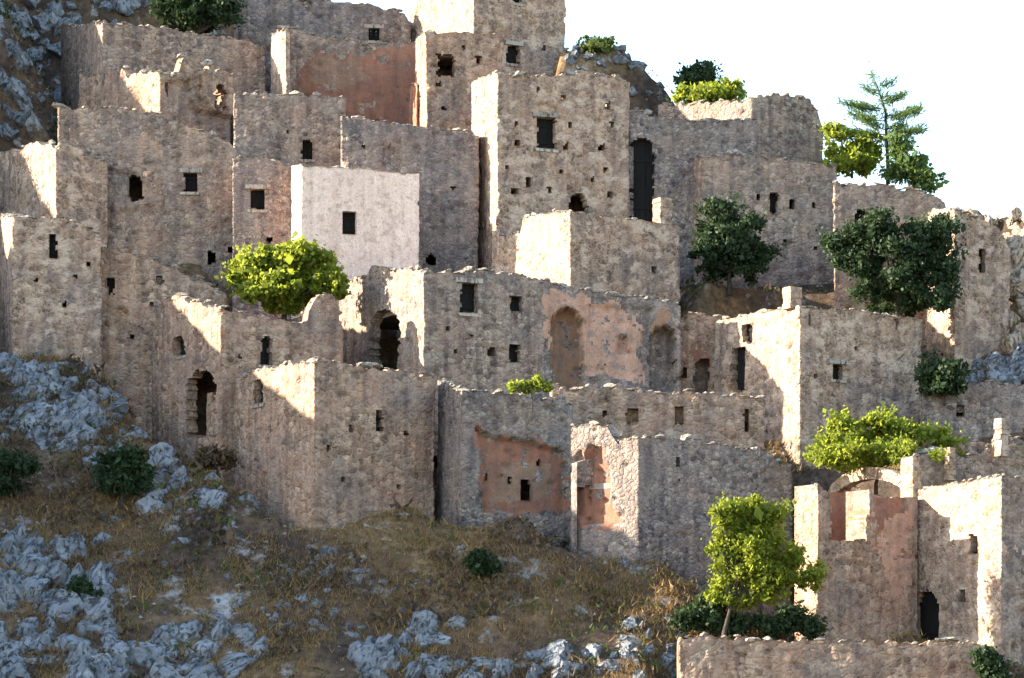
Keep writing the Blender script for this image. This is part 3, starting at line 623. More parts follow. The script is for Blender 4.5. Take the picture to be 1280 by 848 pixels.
house('terrace_wall', 'low rough terrace wall along the bottom right below the bright young tree', 'wall', 848, 870, 1227,
      [(848, 799), (900, 796), (1000, 799), (1100, 801), (1227, 806)], Y=119.2, yaw=1.5, depth=1.0, mats=('warm', 'ochre'), group=HG, roof=False, copeden=0.45)
t = thing('arched_ruin', 'red-stained ruin at lower right with a sunlit arch over its open top', 'ruin', (X_(1022, 122.3), 122.3, Z_(812, 122.3)), HG)
th_ = math.radians(33); uu_ = np.array([math.cos(th_), math.sin(th_)]); vv_ = np.array([-math.sin(th_), math.cos(th_)])
def along(P, d, px):
    k = (px - 640.0) / F; return P + d * ((k * P[1] - P[0]) / (d[0] - k * d[1]))
K0 = np.array([X_(1022, 122.3), 122.3]); K1 = along(K0, uu_, 1147)
wall(t, 'front_wall', [K0, K1], [[(1022, 604), (1034, 614), (1088, 613), (1092, 618), (1112, 622), (1147, 622)]], Z_(812, 122.3), [M['warm'], M['red'], M['pink']], th=1.6, seed=87,
     opens=[('hole', 0, 1038, 1087, 560, 676)], rag=0.05, copeden=4.0,
     patches=[(0, [(1087, 620), (1135, 622), (1138, 700), (1112, 715), (1096, 680)], 1), (0, [(1100, 650), (1140, 640), (1136, 760), (1110, 740)], 2)])
FOOT.append(([K0 + vv_ * 6, K0, K1, K1 + vv_ * 6], Z_(812, 122.3)))
A1 = along(K1, vv_, 1141)
wall(t, 'pier', [along(A1, vv_, 1125), A1, A1 + uu_ * 0.5], [[(1125, 572), (1141, 570)], None], Z_(640, 126), [M['tan']], th=0.4, seed=88, rag=0.04, copeden=0.5, bury=0.6)
for q in range(17):                                   # the arch: wedge stones set on edge, plane facing the sun
    a0 = math.radians(186 - q * 9.6); a1 = math.radians(186 - (q + 1) * 9.6 + 0.5); vs_ = []
    for nrm in (0.0, 0.55):
        for (aa, rx_, ry_) in ((a0, 44, 25), (a1, 44, 25), (a1, 55, 40), (a0, 55, 40)):
            P_ = along(A1, vv_, 1089 + (rx_ + 0.8 * math.sin(q * 7.1)) * math.cos(aa)); P_ = np.array([*(P_ + uu_ * nrm), Z_(624 - ry_ * math.sin(aa), P_[1])])
            vs_.append(P_ + rng.uniform(-.015, .015, 3) - np.array(t.location))
    link('voussoir', mesh_np('voussoir', np.array(vs_), quads=BOXF), t, [M['tan']])
B0 = K0 + vv_ * 4.2
wall(t, 'inner_wall', [along(B0, uu_, 1030), along(B0, uu_, 1068)], [[(1030, 618), (1068, 612)]], Z_(690, 125), [M['red']], th=0.4, seed=89, cope=False, rag=0.05, bury=2.0)
house('stone_house', 'house at the lower right corner with large sunlit triangle and arched black doorway', 'house', 1252, 835, 1335,
      [(1252, 595), (1335, 606)], xl=1126, topL=[(1126, 616), (1155, 611), (1200, 602), (1252, 594)], Y=121.2, yaw=33, mats=('tan', 'grey'), group=HG, rag=0.05,
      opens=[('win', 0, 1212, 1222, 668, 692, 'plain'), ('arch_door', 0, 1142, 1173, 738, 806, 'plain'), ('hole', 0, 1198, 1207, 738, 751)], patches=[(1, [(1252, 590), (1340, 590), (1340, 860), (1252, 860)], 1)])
t = house('stone_wall', 'broken wall with bright stubs behind the lower right corner house', 'wall', 1140, 650, 1292,
      [(1140, 571), (1160, 567), (1194, 562), (1200, 572), (1215, 566), (1240, 560), (1246, 545), (1262, 545), (1292, 552)], Y=128.6, yaw=6, depth=1.5, mats=('grey', 'pink'), group=HG, roof=False)
block(t, 'pier', 1244, 1262, 523, 570, 128.3, 1.0, 33, 'tan'); block(t, 'pier', 1181, 1196, 560, 600, 128.2, 1.0, 33, 'tan')

NH = len(FOOT)
# terraces levelled between the houses
def terrace(px0, px1, Y0, Y1, py):
    FOOT.append(([np.array([X_(px0, Y1), Y1]), np.array([X_(px0, Y0), Y0]), np.array([X_(px1, Y0), Y0]), np.array([X_(px1, Y1), Y1])], Z_(py, 0.5 * (Y0 + Y1))))
terrace(690, 900, 135.5, 140, 500)
terrace(130, 440, 142.5, 148, 356)
terrace(340, 530, 162, 167, 95)
terrace(540, 690, 129, 137, 505)
terrace(860, 1040, 142, 152, 352)
terrace(1150, 1300, 130, 136, 578)
terrace(1005, 1165, 130, 136, 585)

# ------------------------------------------------------------------ hillside
def axis(a, b, step, far):
    mid = np.arange(a, b, step); lo = []; x = a; s = step
    while x > far[0]: s *= 1.35; x -= s; lo.append(x)
    hi = []; x = mid[-1]; s = step
    while x < far[1]: s *= 1.35; x += s; hi.append(x)
    return np.array(lo[::-1] + list(mid) + hi)
GX = axis(-44, 34, 0.3, (-1500, 1500)); GY = axis(112, 178, 0.3, (-1500, 3000))
TX, TY = np.meshgrid(GX, GY, indexing='ij')
def sstep(t): t = np.clip(t, 0, 1); return t * t * (3 - 2 * t)
def poly_dist(x, y, poly):
    d = np.full(x.shape, 1e9); n = len(poly)
    for i in range(n):
        a = poly[i]; b = poly[(i + 1) % n]; ab = b - a; L2 = ab @ ab
        t = np.clip(((x - a[0]) * ab[0] + (y - a[1]) * ab[1]) / L2, 0, 1)
        d = np.minimum(d, np.hypot(x - a[0] - t * ab[0], y - a[1] - t * ab[1]))
    d[inpoly(x, y, [tuple(p) for p in poly])] = 0
    return d
def terrain0(x, y):
    s = (y - 118) * 0.85
    z = np.where(y < 118, np.maximum(-7 + 0 * y, (y - 118) * 0.6), s)
    z = np.where(y < 60, -7 + 5.3 * sstep((60 - y) / 60), z)           # valley between, camera on the near bank
    # crest: the ridge comes down towards the right
    pxc = np.clip(640 + F * x / np.maximum(y, 100), -2000, 3000)
    crest_py = np.interp(pxc, [-600, 0, 300, 480, 520, 700, 760, 830, 900, 1040, 1180, 1290, 1700], [-300, -260, -150, 20, 30, 52, 62, 88, 140, 205, 248, 268, 420])
    yc = 100.3 / (0.85 - (HZ - crest_py) / F); zc = (yc - 118) * 0.85
    over = zc - 0.35 * (y - yc)
    z = np.where(y > yc - 1, np.minimum(z, over), z); z = np.where(y > 118, z, z)
    z = np.maximum(z, -12)
    # spur left of the frame
    amp = np.interp(y, [85, 112, 120, 124, 126, 128, 132, 137, 140, 143, 151, 156, 158, 163, 170, 200], [0, 12.5, 14.6, 15.8, 16.2, 15.2, 13, 10.5, 9, 6.5, 4.2, 6.2, 6.4, 6.8, 9, 8])
    z = z + amp * sstep((-26.5 - x) / 12.0) * np.interp(x, [-120, -60], [0, 1])
    # rock shoulder in the upper left
    z = z + 2.2 * np.exp(-((x + 27.5) / 3.6) ** 2 - ((y - 158) / 4.5) ** 2)
    near = np.exp(-np.maximum(0, np.hypot((x + 5) / 60, (y - 140) / 60) - 1) * 2)
    z = z + near * (1.2 * fbm(x * 0.16, y * 0.16, 3, 4) + 0.28 * fbm(x * 0.9, y * 0.9, 8, 3))
    return z
def terrain(x, y):
    z = terrain0(x, y)
    for poly, zb in FOOT:
        P = np.array(poly); c = P.mean(0); r = np.abs(P - c).max() + 8
        k = (np.abs(x - c[0]) < r) & (np.abs(y - c[1]) < r)
        if not k.any(): continue
        d = poly_dist(x[k], y[k], poly)
        lim = zb + 0.05 + np.maximum(0, d - 0.9) * 1.5 + np.maximum(0, d - 4.0) * 5.0
        z[k] = np.minimum(z[k], lim + 0.25 * fbm(x[k] * 0.8, y[k] * 0.8, 31, 3))
    return z
TZ = terrain(TX, TY)
nx, ny = TX.shape
ii = np.arange(nx * ny).reshape(nx, ny)
gq = np.stack([ii[:-1, :-1].ravel(), ii[1:, :-1].ravel(), ii[1:, 1:].ravel(), ii[:-1, 1:].ravel()], 1)
gm = mesh_np('hillside', np.stack([TX.ravel(), TY.ravel(), TZ.ravel()], 1), quads=gq, smooth=True)
g = link('hillside', gm, None, [M['ground']]); g['kind'] = 'structure'; g['label'] = 'dry grassy limestone hillside'
def hz(x, y):
    x = np.asarray(x, float); y = np.asarray(y, float)
    i = np.clip(np.searchsorted(GX, x) - 1, 0, nx - 2); j = np.clip(np.searchsorted(GY, y) - 1, 0, ny - 2)
    u = (x - GX[i]) / (GX[i + 1] - GX[i]); v = (y - GY[j]) / (GY[j + 1] - GY[j])
    return TZ[i, j] * (1 - u) * (1 - v) + TZ[i + 1, j] * u * (1 - v) + TZ[i, j + 1] * (1 - u) * v + TZ[i + 1, j + 1] * u * v
YS = np.arange(112, 185, 0.2)
def ground_at(px, py):
    """where the sight line of a measured spot meets the hillside"""
    x = X_(px, YS); z = Z_(py, YS); k = np.where(hz(x, YS) >= z)[0]
    Y = YS[k[0]] if len(k) else slopeY(py)
    return np.array([X_(px, Y), Y, float(hz(X_(px, Y), Y))])

# ------------------------------------------------------------------ rocks
def outcrop(name, label, regions, meshes, sz=(0.5, 1.3), seed=0, tall=1.0, lean=0.3, sink=0.25):
    """one outcrop = one thing, each of its rocks a part. regions: (x0, x1, y0, y1, number)"""
    r = np.random.default_rng(500 + seed)
    c = ground_at(0.5 * (regions[0][0] + regions[0][1]), regions[0][3])
    t = thing(name, label, 'rocks', c, 'limestone outcrops on the hillside')
    for (x0, x1, y0, y1, n) in regions:
        for q in range(n):
            # a jittered grid rather than pure chance, so the rocks crowd but do not pile up
            p = ground_at(r.uniform(x0, x1), r.uniform(y0, y1))
            if any(d_ < 0.3 for d_ in [0 if inpoly(np.array([p[0]]), np.array([p[1]]), [tuple(a) for a in P])[0] else 1 for P, _ in FOOT[:NH]]): continue
            s = math.exp(r.uniform(math.log(sz[0]), math.log(sz[1])))
            o = bpy.data.objects.new('rock', meshes[r.integers(len(meshes))]); col.objects.link(o); o.parent = t
            o.location = p - c + np.array([0, 0, s * (0.2 - sink) * tall])
            o.scale = (s * r.uniform(0.6, 1.3), s * r.uniform(0.8, 1.2), s * r.uniform(0.7, 1.15) * tall)
            o.rotation_euler = (r.normal(0, 0.25) + 0.3, lean + r.normal(0, 0.25), r.uniform(-0.7, 0.7))
    return t
outcrop('rock_outcrop', 'big pale blue-grey limestone slabs in the bottom left corner', [(-10, 140, 672, 850, 80), (130, 330, 785, 850, 34)], ROCK, (0.6, 1.5), 1, 1.2, 0.5, 0.55)
outcrop('rock_outcrop', 'band of grey rocks running down below the slit-windowed house at left', [(0, 130, 440, 540, 56), (90, 220, 490, 580, 48), (180, 310, 560, 632, 36), (0, 90, 530, 560, 10)], ROCK, (0.4, 1.1), 2, 1.1, 0.5, 0.5)
outcrop('rock_outcrop', 'low grey rocks at the bottom middle with sunlit tops', [(430, 560, 800, 850, 22), (505, 575, 778, 800, 10), (560, 720, 822, 850, 14), (655, 710, 805, 822, 8)], ROCK, (0.4, 1.0), 3, 1.0, 0.3, 0.4)
outcrop('rock_slope', 'steep shaded blue rock slope in the upper left corner', [(-10, 100, -10, 180, 62), (60, 190, -10, 40, 10), (90, 110, 80, 130, 4)], ROCK, (0.35, 1.1), 4, 1.1, 0.35, 0.65)
outcrop('rock_outcrop', 'blue-grey boulders under the slit-windowed tower at right', [(1140, 1280, 405, 480, 60), (1200, 1285, 440, 478, 24)], ROCK, (0.3, 0.9), 5, 1.0, 0.5)
outcrop('rock_outcrop', 'scattered small grey stones at the foot of the house with bright broken side', [(700, 850, 655, 720, 34), (640, 720, 660, 700, 10)], ROCK, (0.14, 0.4), 6, 1.0, 0.3)
outcrop('rock_outcrop', 'grey rocks beside the left end of the bottom terrace wall', [(780, 860, 770, 850, 24), (700, 790, 815, 850, 10)], ROCK, (0.2, 0.6), 7, 1.0, 0.3)
outcrop('rock_outcrop', 'loose grey rocks lying in the dry grass in the lower left', [(200, 450, 690, 800, 60), (330, 600, 720, 790, 30), (100, 300, 620, 700, 26)], ROCK, (0.14, 0.42), 8, 0.9, 0.35)
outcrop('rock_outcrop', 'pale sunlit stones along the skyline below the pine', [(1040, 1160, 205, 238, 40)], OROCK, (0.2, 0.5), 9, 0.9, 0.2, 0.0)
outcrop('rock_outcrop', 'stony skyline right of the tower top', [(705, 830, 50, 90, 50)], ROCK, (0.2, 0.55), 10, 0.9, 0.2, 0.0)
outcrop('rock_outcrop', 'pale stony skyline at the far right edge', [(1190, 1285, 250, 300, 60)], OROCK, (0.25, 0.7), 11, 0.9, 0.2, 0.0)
# ochre cliff at the right edge
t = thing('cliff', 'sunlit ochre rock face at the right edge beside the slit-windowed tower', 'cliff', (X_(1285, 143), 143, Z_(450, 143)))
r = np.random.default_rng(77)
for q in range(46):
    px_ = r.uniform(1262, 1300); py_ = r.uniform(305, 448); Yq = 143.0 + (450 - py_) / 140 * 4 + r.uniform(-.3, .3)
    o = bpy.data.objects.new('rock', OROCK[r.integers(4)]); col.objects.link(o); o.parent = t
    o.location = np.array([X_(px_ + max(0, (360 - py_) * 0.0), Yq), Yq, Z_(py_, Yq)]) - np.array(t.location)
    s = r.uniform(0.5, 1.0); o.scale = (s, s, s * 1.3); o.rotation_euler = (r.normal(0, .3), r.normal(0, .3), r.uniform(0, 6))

# ------------------------------------------------------------------ plants
def tube(pts, rad, n=6):
    pts = [np.array(p, float) for p in pts]; V = []; Q = []
    for i, p in enumerate(pts):
        d = pts[min(i + 1, len(pts) - 1)] - pts[max(i - 1, 0)]; d = d / (np.linalg.norm(d) + 1e-9)
        a = np.cross(d, [0.3, 1, 0.1]); a /= np.linalg.norm(a); b = np.cross(d, a)
        for k in range(n):
            an = 2 * math.pi * k / n; V.append(p + rad[i] * (a * math.cos(an) + b * math.sin(an)))
    for i in range(len(pts) - 1):
        for k in range(n): Q.append([i * n + k, i * n + (k + 1) % n, (i + 1) * n + (k + 1) % n, (i + 1) * n + k])
    return np.array(V), np.array(Q)
def leaves(P, size, r, aspect=0.6, up=0.3, dirs=None):
    n = len(P)
    a = r.normal(size=(n, 3)); a[:, 2] += up
    if dirs is not None: a = dirs + 0.35 * a
    a /= np.linalg.norm(a, axis=1)[:, None]
    b = np.cross(a, r.normal(size=(n, 3))); b /= np.linalg.norm(b, axis=1)[:, None]
    s = size * np.exp(r.normal(-0.05, 0.42, n))[:, None]
    v = np.stack([P - a * s, P + b * s * aspect, P + a * s, P - b * s * aspect], 1).reshape(-1, 3)
    return v, np.arange(4 * n).reshape(n, 4)
def joinm(parts):
    V = []; Q = []; o = 0
    for v, q in parts: V.append(v); Q.append(q + o); o += len(v)
    return np.concatenate(V), np.concatenate(Q)
def plant(name, label, cat, root, Y, blobs, mat, leaf=0.09, n=3000, seed=0, trunk_r=0.08, clump=0.28, trunkmid=None, depthf=0.9, group=None, aspect=0.6, clumps=None):
    """root=(px, py) foot of the stem; blobs = crown lobes (px, py, rx, ry) in measured pixels at distance Y"""
    r = np.random.default_rng(900 + seed); s = Y / F
    base = np.array([X_(root[0], Y), Y, Z_(root[1], Y)])
    t = thing(name, label, cat, base, group or {'shrub': 'dark shrubs on the lower slope', 'bush': 'bushes among the houses and on the skyline'}.get(name))
    cs = []; vol = []
    for (bx_, by_, rx, ry) in blobs:
        c = np.array([X_(bx_, Y), Y + r.uniform(-0.35, 0.35) * rx * s, Z_(by_, Y)]) - base
        cs.append((c, np.array([rx * s, rx * s * depthf, ry * s]))); vol.append((rx * rx * ry) ** 0.8)
    vol = np.array(vol) / sum(vol)
    P = []
    for (c, R), w in zip(cs, vol):
        nk = max(10, int((clumps or 150) * w)); m = int(n * 1.5 * w)
        q = r.normal(size=(nk, 3)); q /= np.linalg.norm(q, axis=1)[:, None]; q *= (r.random((nk, 1)) ** 0.45) * np.where(r.random((nk, 1)) < 0.18, 1.22, 1.0)
        cen = c + q * R * 0.95
        k = r.integers(nk, size=m); wt = r.uniform(0.4, 1.35, nk)[k][:, None]
        P.append(cen[k] + r.normal(size=(m, 3)) * clump * wt * np.array([1, 1, 0.75]))
    P = np.concatenate(P)
    v, q = leaves(P, leaf * 1.25, r, aspect)
    link('crown', mesh_np('crown', v, quads=q), t, [M[mat]])
    parts = []
    mid = np.array([X_(trunkmid[0], Y), Y, Z_(trunkmid[1], Y)]) - base if trunkmid else np.mean([c for c, _ in cs], 0) * np.array([0.5, 0.5, 0.45])
    parts.append(tube([np.array([0, 0, -0.5]), np.zeros(3), mid * 0.5 + r.normal(size=3) * 0.05, mid], [trunk_r * 1.3, trunk_r * 1.15, trunk_r * 0.9, trunk_r * 0.75]))
    for c, R in cs:
        for z in range(3):
            e = c + r.normal(size=3) * R * 0.28
            parts.append(tube([mid, mid + (e - mid) * 0.5 + r.normal(size=3) * 0.08, e], [trunk_r * 0.6, trunk_r * 0.4, trunk_r * 0.12], 5))
    v, q = joinm(parts); link('trunk', mesh_np('trunk', v, quads=q, smooth=True), t, [M['bark']])
    return t
plant('fig_tree', 'bright yellow-green fig tree standing behind the sunken roofline in the left middle', 'tree', (355, 400), 142.0,
      [(312, 335, 28, 26), (345, 325, 30, 28), (372, 318, 28, 24), (398, 335, 26, 24), (350, 356, 45, 22), (415, 352, 18, 18), (295, 352, 16, 14), (350, 372, 55, 16), (405, 365, 26, 16)], 'leaf', 0.095, 10500, 1, 0.14, 0.22, aspect=0.8)
plant('young_tree', 'slender young tree with loose light green crown at lower right', 'tree', (905, 792), 120.8,
      [(905, 650, 22, 28), (935, 640, 28, 24), (968, 655, 26, 26), (905, 690, 24, 22), (945, 690, 34, 30), (985, 700, 26, 22), (1010, 722, 24, 18), (960, 738, 26, 18), (930, 668, 30, 26), (950, 715, 40, 22), (915, 725, 22, 16), (902, 742, 18, 14), (930, 752, 22, 12)], 'leaf', 0.062, 13500, 2, 0.09, 0.19, clumps=230, trunkmid=(916, 750), depthf=0.5)
plant('bush', 'wide bright yellow-green bush in front of the chimney house at right', 'bush', (1095, 605), 129.8,
      [(1030, 560, 26, 24), (1060, 545, 30, 30), (1095, 540, 34, 28), (1130, 550, 32, 26), (1160, 552, 34, 22), (1183, 562, 24, 14), (1090, 570, 70, 18)], 'leaf', 0.07, 13500, 3, 0.08, 0.2)
plant('plant', 'little bright green plant growing on the wall rim in the centre', 'plant', (665, 500), 129.2,
      [(642, 484, 9, 6), (657, 482, 10, 8), (672, 480, 9, 10), (684, 484, 7, 7)], 'leaf', 0.06, 700, 4, 0.02, 0.08)
plant('dark_tree', 'dark rounded evergreen tree against the big grey house', 'tree', (912, 358), 148.5,
      [(905, 270, 30, 26), (890, 300, 30, 38), (925, 300, 36, 42), (945, 322, 28, 28), (895, 328, 32, 24), (925, 335, 36, 16)], 'leafd', 0.075, 13000, 5, 0.12, 0.22)
plant('dark_bush', 'very large dark bush between the grey house and the slit-windowed tower', 'bush', (1120, 405), 140.9,
      [(1075, 305, 34, 28), (1110, 295, 38, 30), (1145, 315, 36, 34), (1100, 335, 44, 34), (1150, 355, 40, 36), (1060, 320, 22, 24), (1172, 330, 26, 46), (1165, 375, 30, 24), (1120, 370, 50, 22), (1160, 290, 30, 26), (1050, 300, 18, 26), (1176, 300, 20, 30), (1180, 350, 16, 40)], 'leafd', 0.075, 24000, 6, 0.12, 0.24)
plant('bush', 'small dark green bush at the foot of the right-hand boulders', 'bush', (1180, 495), 137.2,
      [(1165, 462, 20, 24), (1190, 466, 22, 20), (1178, 482, 30, 14)], 'leafd', 0.08, 2400, 7, 0.06, 0.16)
plant('bush', 'sunlit bush on the skyline at the foot of the pine', 'bush', (1065, 212), 155.5,
      [(1045, 168, 16, 16), (1070, 180, 22, 16), (1055, 192, 24, 12), (1092, 186, 14, 12), (1065, 208, 36, 12)], 'leaf', 0.09, 3200, 8, 0.06, 0.2)
plant('bush', 'dark drooping bush on the skyline right of the pine', 'bush', (1145, 240), 154.5,
      [(1125, 185, 14, 20), (1140, 208, 20, 16), (1158, 225, 20, 14), (1120, 215, 16, 12)], 'needle', 0.09, 2600, 9, 0.06, 0.2)
plant('bush', 'bright bush above the skyline house with the sunlit flank', 'bush', (888, 140), 162,
      [(860, 120, 20, 12), (885, 114, 22, 12), (912, 114, 20, 11), (895, 124, 40, 12)], 'leaf', 0.09, 3200, 10, 0.05, 0.2)
plant('bush', 'dark rounded bush on the skyline behind the bright bush', 'bush', (870, 125), 164.5,
      [(862, 96, 16, 14), (880, 94, 18, 14), (870, 104, 26, 12)], 'leafd', 0.09, 2400, 11, 0.06, 0.2)
plant('bush', 'pale low bush on the skyline right of the tower', 'bush', (745, 68), 163.5,
      [(735, 52, 14, 8), (752, 56, 16, 8), (745, 62, 24, 6)], 'leaf2', 0.08, 1000, 12, 0.04, 0.16)
plant('dark_tree', 'dark tree at the top edge above the long low grey house', 'tree', (245, 75), 165,
      [(215, 5, 24, 20), (245, 8, 30, 26), (275, 15, 26, 26), (235, 28, 34, 16), (280, -15, 24, 24), (235, -22, 30, 20)], 'leafd', 0.1, 6500, 13, 0.14, 0.24)
plant('shrub', 'big dark shrub in the dry grass at left, below the band of rocks', 'shrub', (152, 622), 129.6,
      [(135, 582, 20, 20), (160, 576, 22, 22), (178, 592, 16, 18), (152, 602, 30, 14)], 'leafd', 0.07, 3800, 14, 0.06, 0.16)
plant('shrub', 'dark shrub at the left edge beside the rocks', 'shrub', (20, 605), 130.6,
      [(8, 580, 18, 18), (30, 582, 16, 14), (5, 605, 20, 14)], 'leafd', 0.07, 2600, 15, 0.06, 0.16)
plant('shrub', 'small dark shrub at the corner of the large brown square house', 'shrub', (272, 590), 132.0,
      [(260, 572, 16, 12), (282, 575, 14, 12)], 'heath', 0.07, 1500, 16, 0.05, 0.14)
plant('shrub', 'dark shrub against the foot of the house with broken red front', 'shrub', (600, 722), 125.0,
      [(598, 702, 14, 16), (612, 708, 12, 12)], 'leafd', 0.07, 1500, 17, 0.05, 0.14)
plant('shrub', 'broad shaded shrub under the left side of the young tree', 'shrub', (885, 798), 121.9,
      [(862, 776, 20, 18), (890, 764, 20, 26), (918, 780, 22, 14)], 'leafd', 0.07, 3800, 18, 0.06, 0.18)
plant('shrub', 'broad shaded shrub under the right side of the young tree', 'shrub', (985, 798), 121.9,
      [(962, 782, 18, 12), (992, 776, 22, 18), (1016, 786, 14, 10)], 'leafd', 0.07, 3000, 19, 0.06, 0.18)
plant('shrub', 'dark shrub in the bottom right corner at the end of the terrace wall', 'shrub', (1237, 862), 118.4,
      [(1232, 828, 14, 18), (1246, 838, 14, 16)], 'leafd', 0.07, 1900, 20, 0.05, 0.14)
plant('shrub', 'dark green shrub among the big pale slabs at lower left', 'shrub', (100, 760), 124.2,
      [(98, 738, 14, 16), (108, 748, 12, 12)], 'leafd', 0.07, 1500, 21, 0.05, 0.14)

# pine: thin leaning stem, open tiers of long wispy boughs
def pine():
    Y = 156.0; r = np.random.default_rng(42); s = Y / F
    base = np.array([X_(1110, Y), Y, Z_(212, Y)]); w = lambda px, py, dy=0.0: np.array([X_(px, Y), Y + dy, Z_(py, Y)]) - base
    t = thing('pine_tree', 'thin open pine with wispy boughs standing against the white sky', 'tree', base)
    stem = [w(1110, 232), w(1110, 205), w(1108, 175), w(1107, 140), w(1098, 112), w(1088, 88)]
    parts = [tube(stem, [0.13, 0.11, 0.09, 0.07, 0.04, 0.012])]
    P = []; Dv = []
    tips = [(1150, 134, .3), (1145, 142, -.8), (1155, 158, .5), (1148, 165, -.6), (1062, 140, .4), (1075, 150, -.9), (1048, 160, .2), (1128, 172, .9), (1072, 128, .8), (1128, 120, -.3), (1085, 165, 1.0), (1140, 178, 0.1), (1050, 128, -.2), (1135, 150, 1.2), (1078, 108, .2), (1118, 100, .1)]
    for (a, b, dy) in tips:
        st = w(1107 if b > 130 else 1100, min(200, b + r.uniform(4, 14))); e = w(a, b, dy)
        mid = 0.5 * (st + e) - np.array([0, 0, 0.12]); parts.append(tube([st, mid, e], [0.035, 0.025, 0.008], 5))
        for k in range(420 if b > 115 else 160):
            f = r.uniform(0.25, 1.03); p = (1 - f) ** 2 * st + 2 * f * (1 - f) * mid + f * f * e
            d = (e - st); d = d / np.linalg.norm(d)
            P.append(p + r.normal(size=3) * np.array([0.17, 0.2, 0.13])); Dv.append(d + np.array([0, 0, 0.5]) + r.normal(size=3) * 0.5)
    for k in range(420):
        f = r.uniform(0.45, 1); p = w(1107 + (1088 - 1107) * max(0, (f - .6) / .4), 205 + (88 - 205) * f); P.append(p + r.normal(size=3) * 0.22); Dv.append(r.normal(size=3) + np.array([0, 0, 1]))
    P = np.array(P); Dv = np.array(Dv); Dv /= np.linalg.norm(Dv, axis=1)[:, None]
    v, q = leaves(P, 0.15, r, 0.13, 0.4, Dv)
    link('crown', mesh_np('crown', v, quads=q), t, [M['needle']])
    v, q = joinm(parts); link('trunk', mesh_np('trunk', v, quads=q, smooth=True), t, [M['bark']])
pine()

# ------------------------------------------------------------------ ground cover (uncountable)
def cover(name, label, n, xr, yr, mat, size, seed, thr, freq, h_asp, per=5, spread=0.14, up=1.2, mask=None):
    r = np.random.default_rng(seed)
    x = r.uniform(*xr, n); y = r.uniform(*yr, n)
    d = fbm(x * freq, y * freq, seed, 3); k = d > thr + r.normal(0, 0.08, n)
    for P, _ in FOOT[:NH]: k &= ~inpoly(x, y, [tuple(a) for a in P])
    # nothing takes root on the steep cut banks
    sl = np.abs(hz(x, y + 0.25) - hz(x, y - 0.25)) / 0.5; k &= sl < 1.9
    x = x[k]; y = y[k]; z = hz(x, y)
    c = np.stack([x, y, z], 1)
    sz = np.exp(r.normal(0, 0.35, len(c)))
    P = np.repeat(c, per, 0); S = np.repeat(sz, per)
    P = P + r.normal(size=P.shape) * spread * S[:, None] * np.array([1, 1, 0.35]); P[:, 2] += size * 0.45 * S
    a = r.normal(size=P.shape); a[:, 2] = np.abs(a[:, 2]) + up; a /= np.linalg.norm(a, axis=1)[:, None]
    b = np.cross(a, r.normal(size=P.shape)); b /= np.linalg.norm(b, axis=1)[:, None]
    L_ = size * S[:, None] * r.uniform(0.6, 1.3, (len(P), 1))
    v = np.stack([P - a * L_ * 0.6 - b * L_ * h_asp, P - a * L_ * 0.6 + b * L_ * h_asp, P + a * L_], 1).reshape(-1, 3)
    o = link(name, mesh_np(name, v, tris=np.arange(len(v)).reshape(-1, 3)), None, [M[mat]])
    o['kind'] = 'stuff'; o['label'] = label; o['category'] = 'vegetation'
cover('grass', 'dry straw-coloured grass on the lower hillside', 120000, (-34, 26), (112, 141), 'straw', 0.105, 11, -0.16, 0.28, 0.12, 6, 0.12)
cover('undergrowth', 'low brown and olive heath covering the hillside', 36000, (-34, 28), (112, 150), 'heath', 0.13, 23, 0.04, 0.5, 0.35, 9, 0.17, 0.4)
cover('low_scrub', 'low olive-green scrub dotting the hillside', 14000, (-34, 28), (112, 172), 'leaf2', 0.10, 35, 0.12, 0.5, 0.4, 9, 0.17, 0.3)
cover('upper_grass', 'thin dry grass on the upper slopes and terraces', 30000, (-40, 32), (139, 172), 'straw', 0.11, 47, -0.05, 0.3, 0.16, 5)
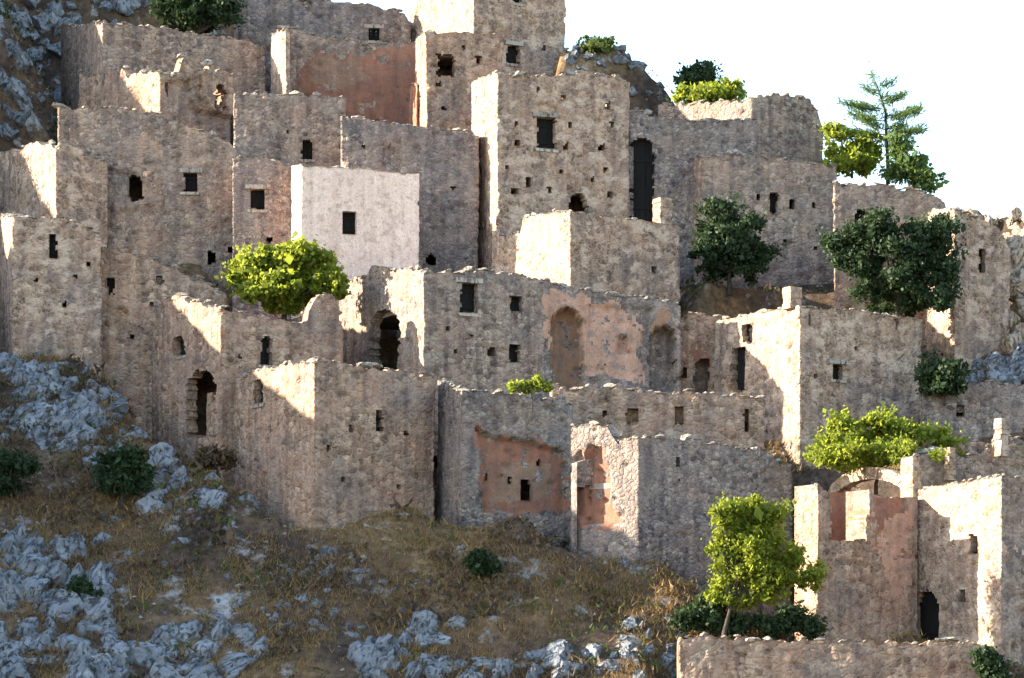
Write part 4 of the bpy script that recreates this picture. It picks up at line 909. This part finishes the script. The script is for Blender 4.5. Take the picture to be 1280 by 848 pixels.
cover('hill_scrub', 'dark scrub between the rocks of the upper left slope', 9000, (-36, -22), (150, 176), 'leafd', 0.12, 53, -0.05, 0.5, 0.4, 9, 0.18, 0.3)
def rubble(n=9000):
    r = np.random.default_rng(61)
    x = r.uniform(-34, 28, n); y = r.uniform(112, 170, n)
    k = fbm(x * 0.3, y * 0.3, 77, 3) > -0.05 + r.normal(0, 0.12, n)
    ex = []                                   # fallen masonry along the foot of the walls
    for P, _ in FOOT[:NH]:
        for a, b in ((P[0], P[1]), (P[1], P[2])):
            d = b - a; L_ = np.linalg.norm(d); nn = np.array([d[1], -d[0]]) / L_; m_ = int(L_ * 14)
            ex.append(a + d * r.random((m_, 1)) + nn * np.abs(r.normal(0, 0.55, (m_, 1))))
    ex = np.concatenate(ex); x = np.concatenate([x, ex[:, 0]]); y = np.concatenate([y, ex[:, 1]]); k = np.concatenate([k, np.ones(len(ex), bool)])
    for P, _ in FOOT[:NH]: k &= ~inpoly(x, y, [tuple(a) for a in P])
    x = x[k]; y = y[k]; c = np.stack([x, y, hz(x, y)], 1); m = len(c)
    o8 = np.array([[1, 0, 0], [0, 1, 0], [-1, 0, 0], [0, -1, 0], [0, 0, 1], [0, 0, -1]], float)
    t8 = np.array([[0, 1, 4], [1, 2, 4], [2, 3, 4], [3, 0, 4], [1, 0, 5], [2, 1, 5], [3, 2, 5], [0, 3, 5]])
    s = np.exp(r.normal(math.log(0.09), 0.5, m))
    an = r.uniform(0, 6.28, m); ca = np.cos(an)[:, None]; sa = np.sin(an)[:, None]
    v = o8[None] * r.uniform(0.6, 1.3, (m, 6, 1)) + r.normal(0, 0.18, (m, 6, 3))
    v = np.stack([v[:, :, 0] * ca - v[:, :, 1] * sa, v[:, :, 0] * sa + v[:, :, 1] * ca, v[:, :, 2] * 0.7], 2) * s[:, None, None] + c[:, None, :]
    tr = (t8[None] + 6 * np.arange(m)[:, None, None]).reshape(-1, 3)
    o = link('rubble', mesh_np('rubble', v.reshape(-1, 3), tris=tr), None, [M['cope']])
    o['kind'] = 'stuff'; o['label'] = 'small loose stones strewn over the hillside'; o['category'] = 'rubble'
rubble()
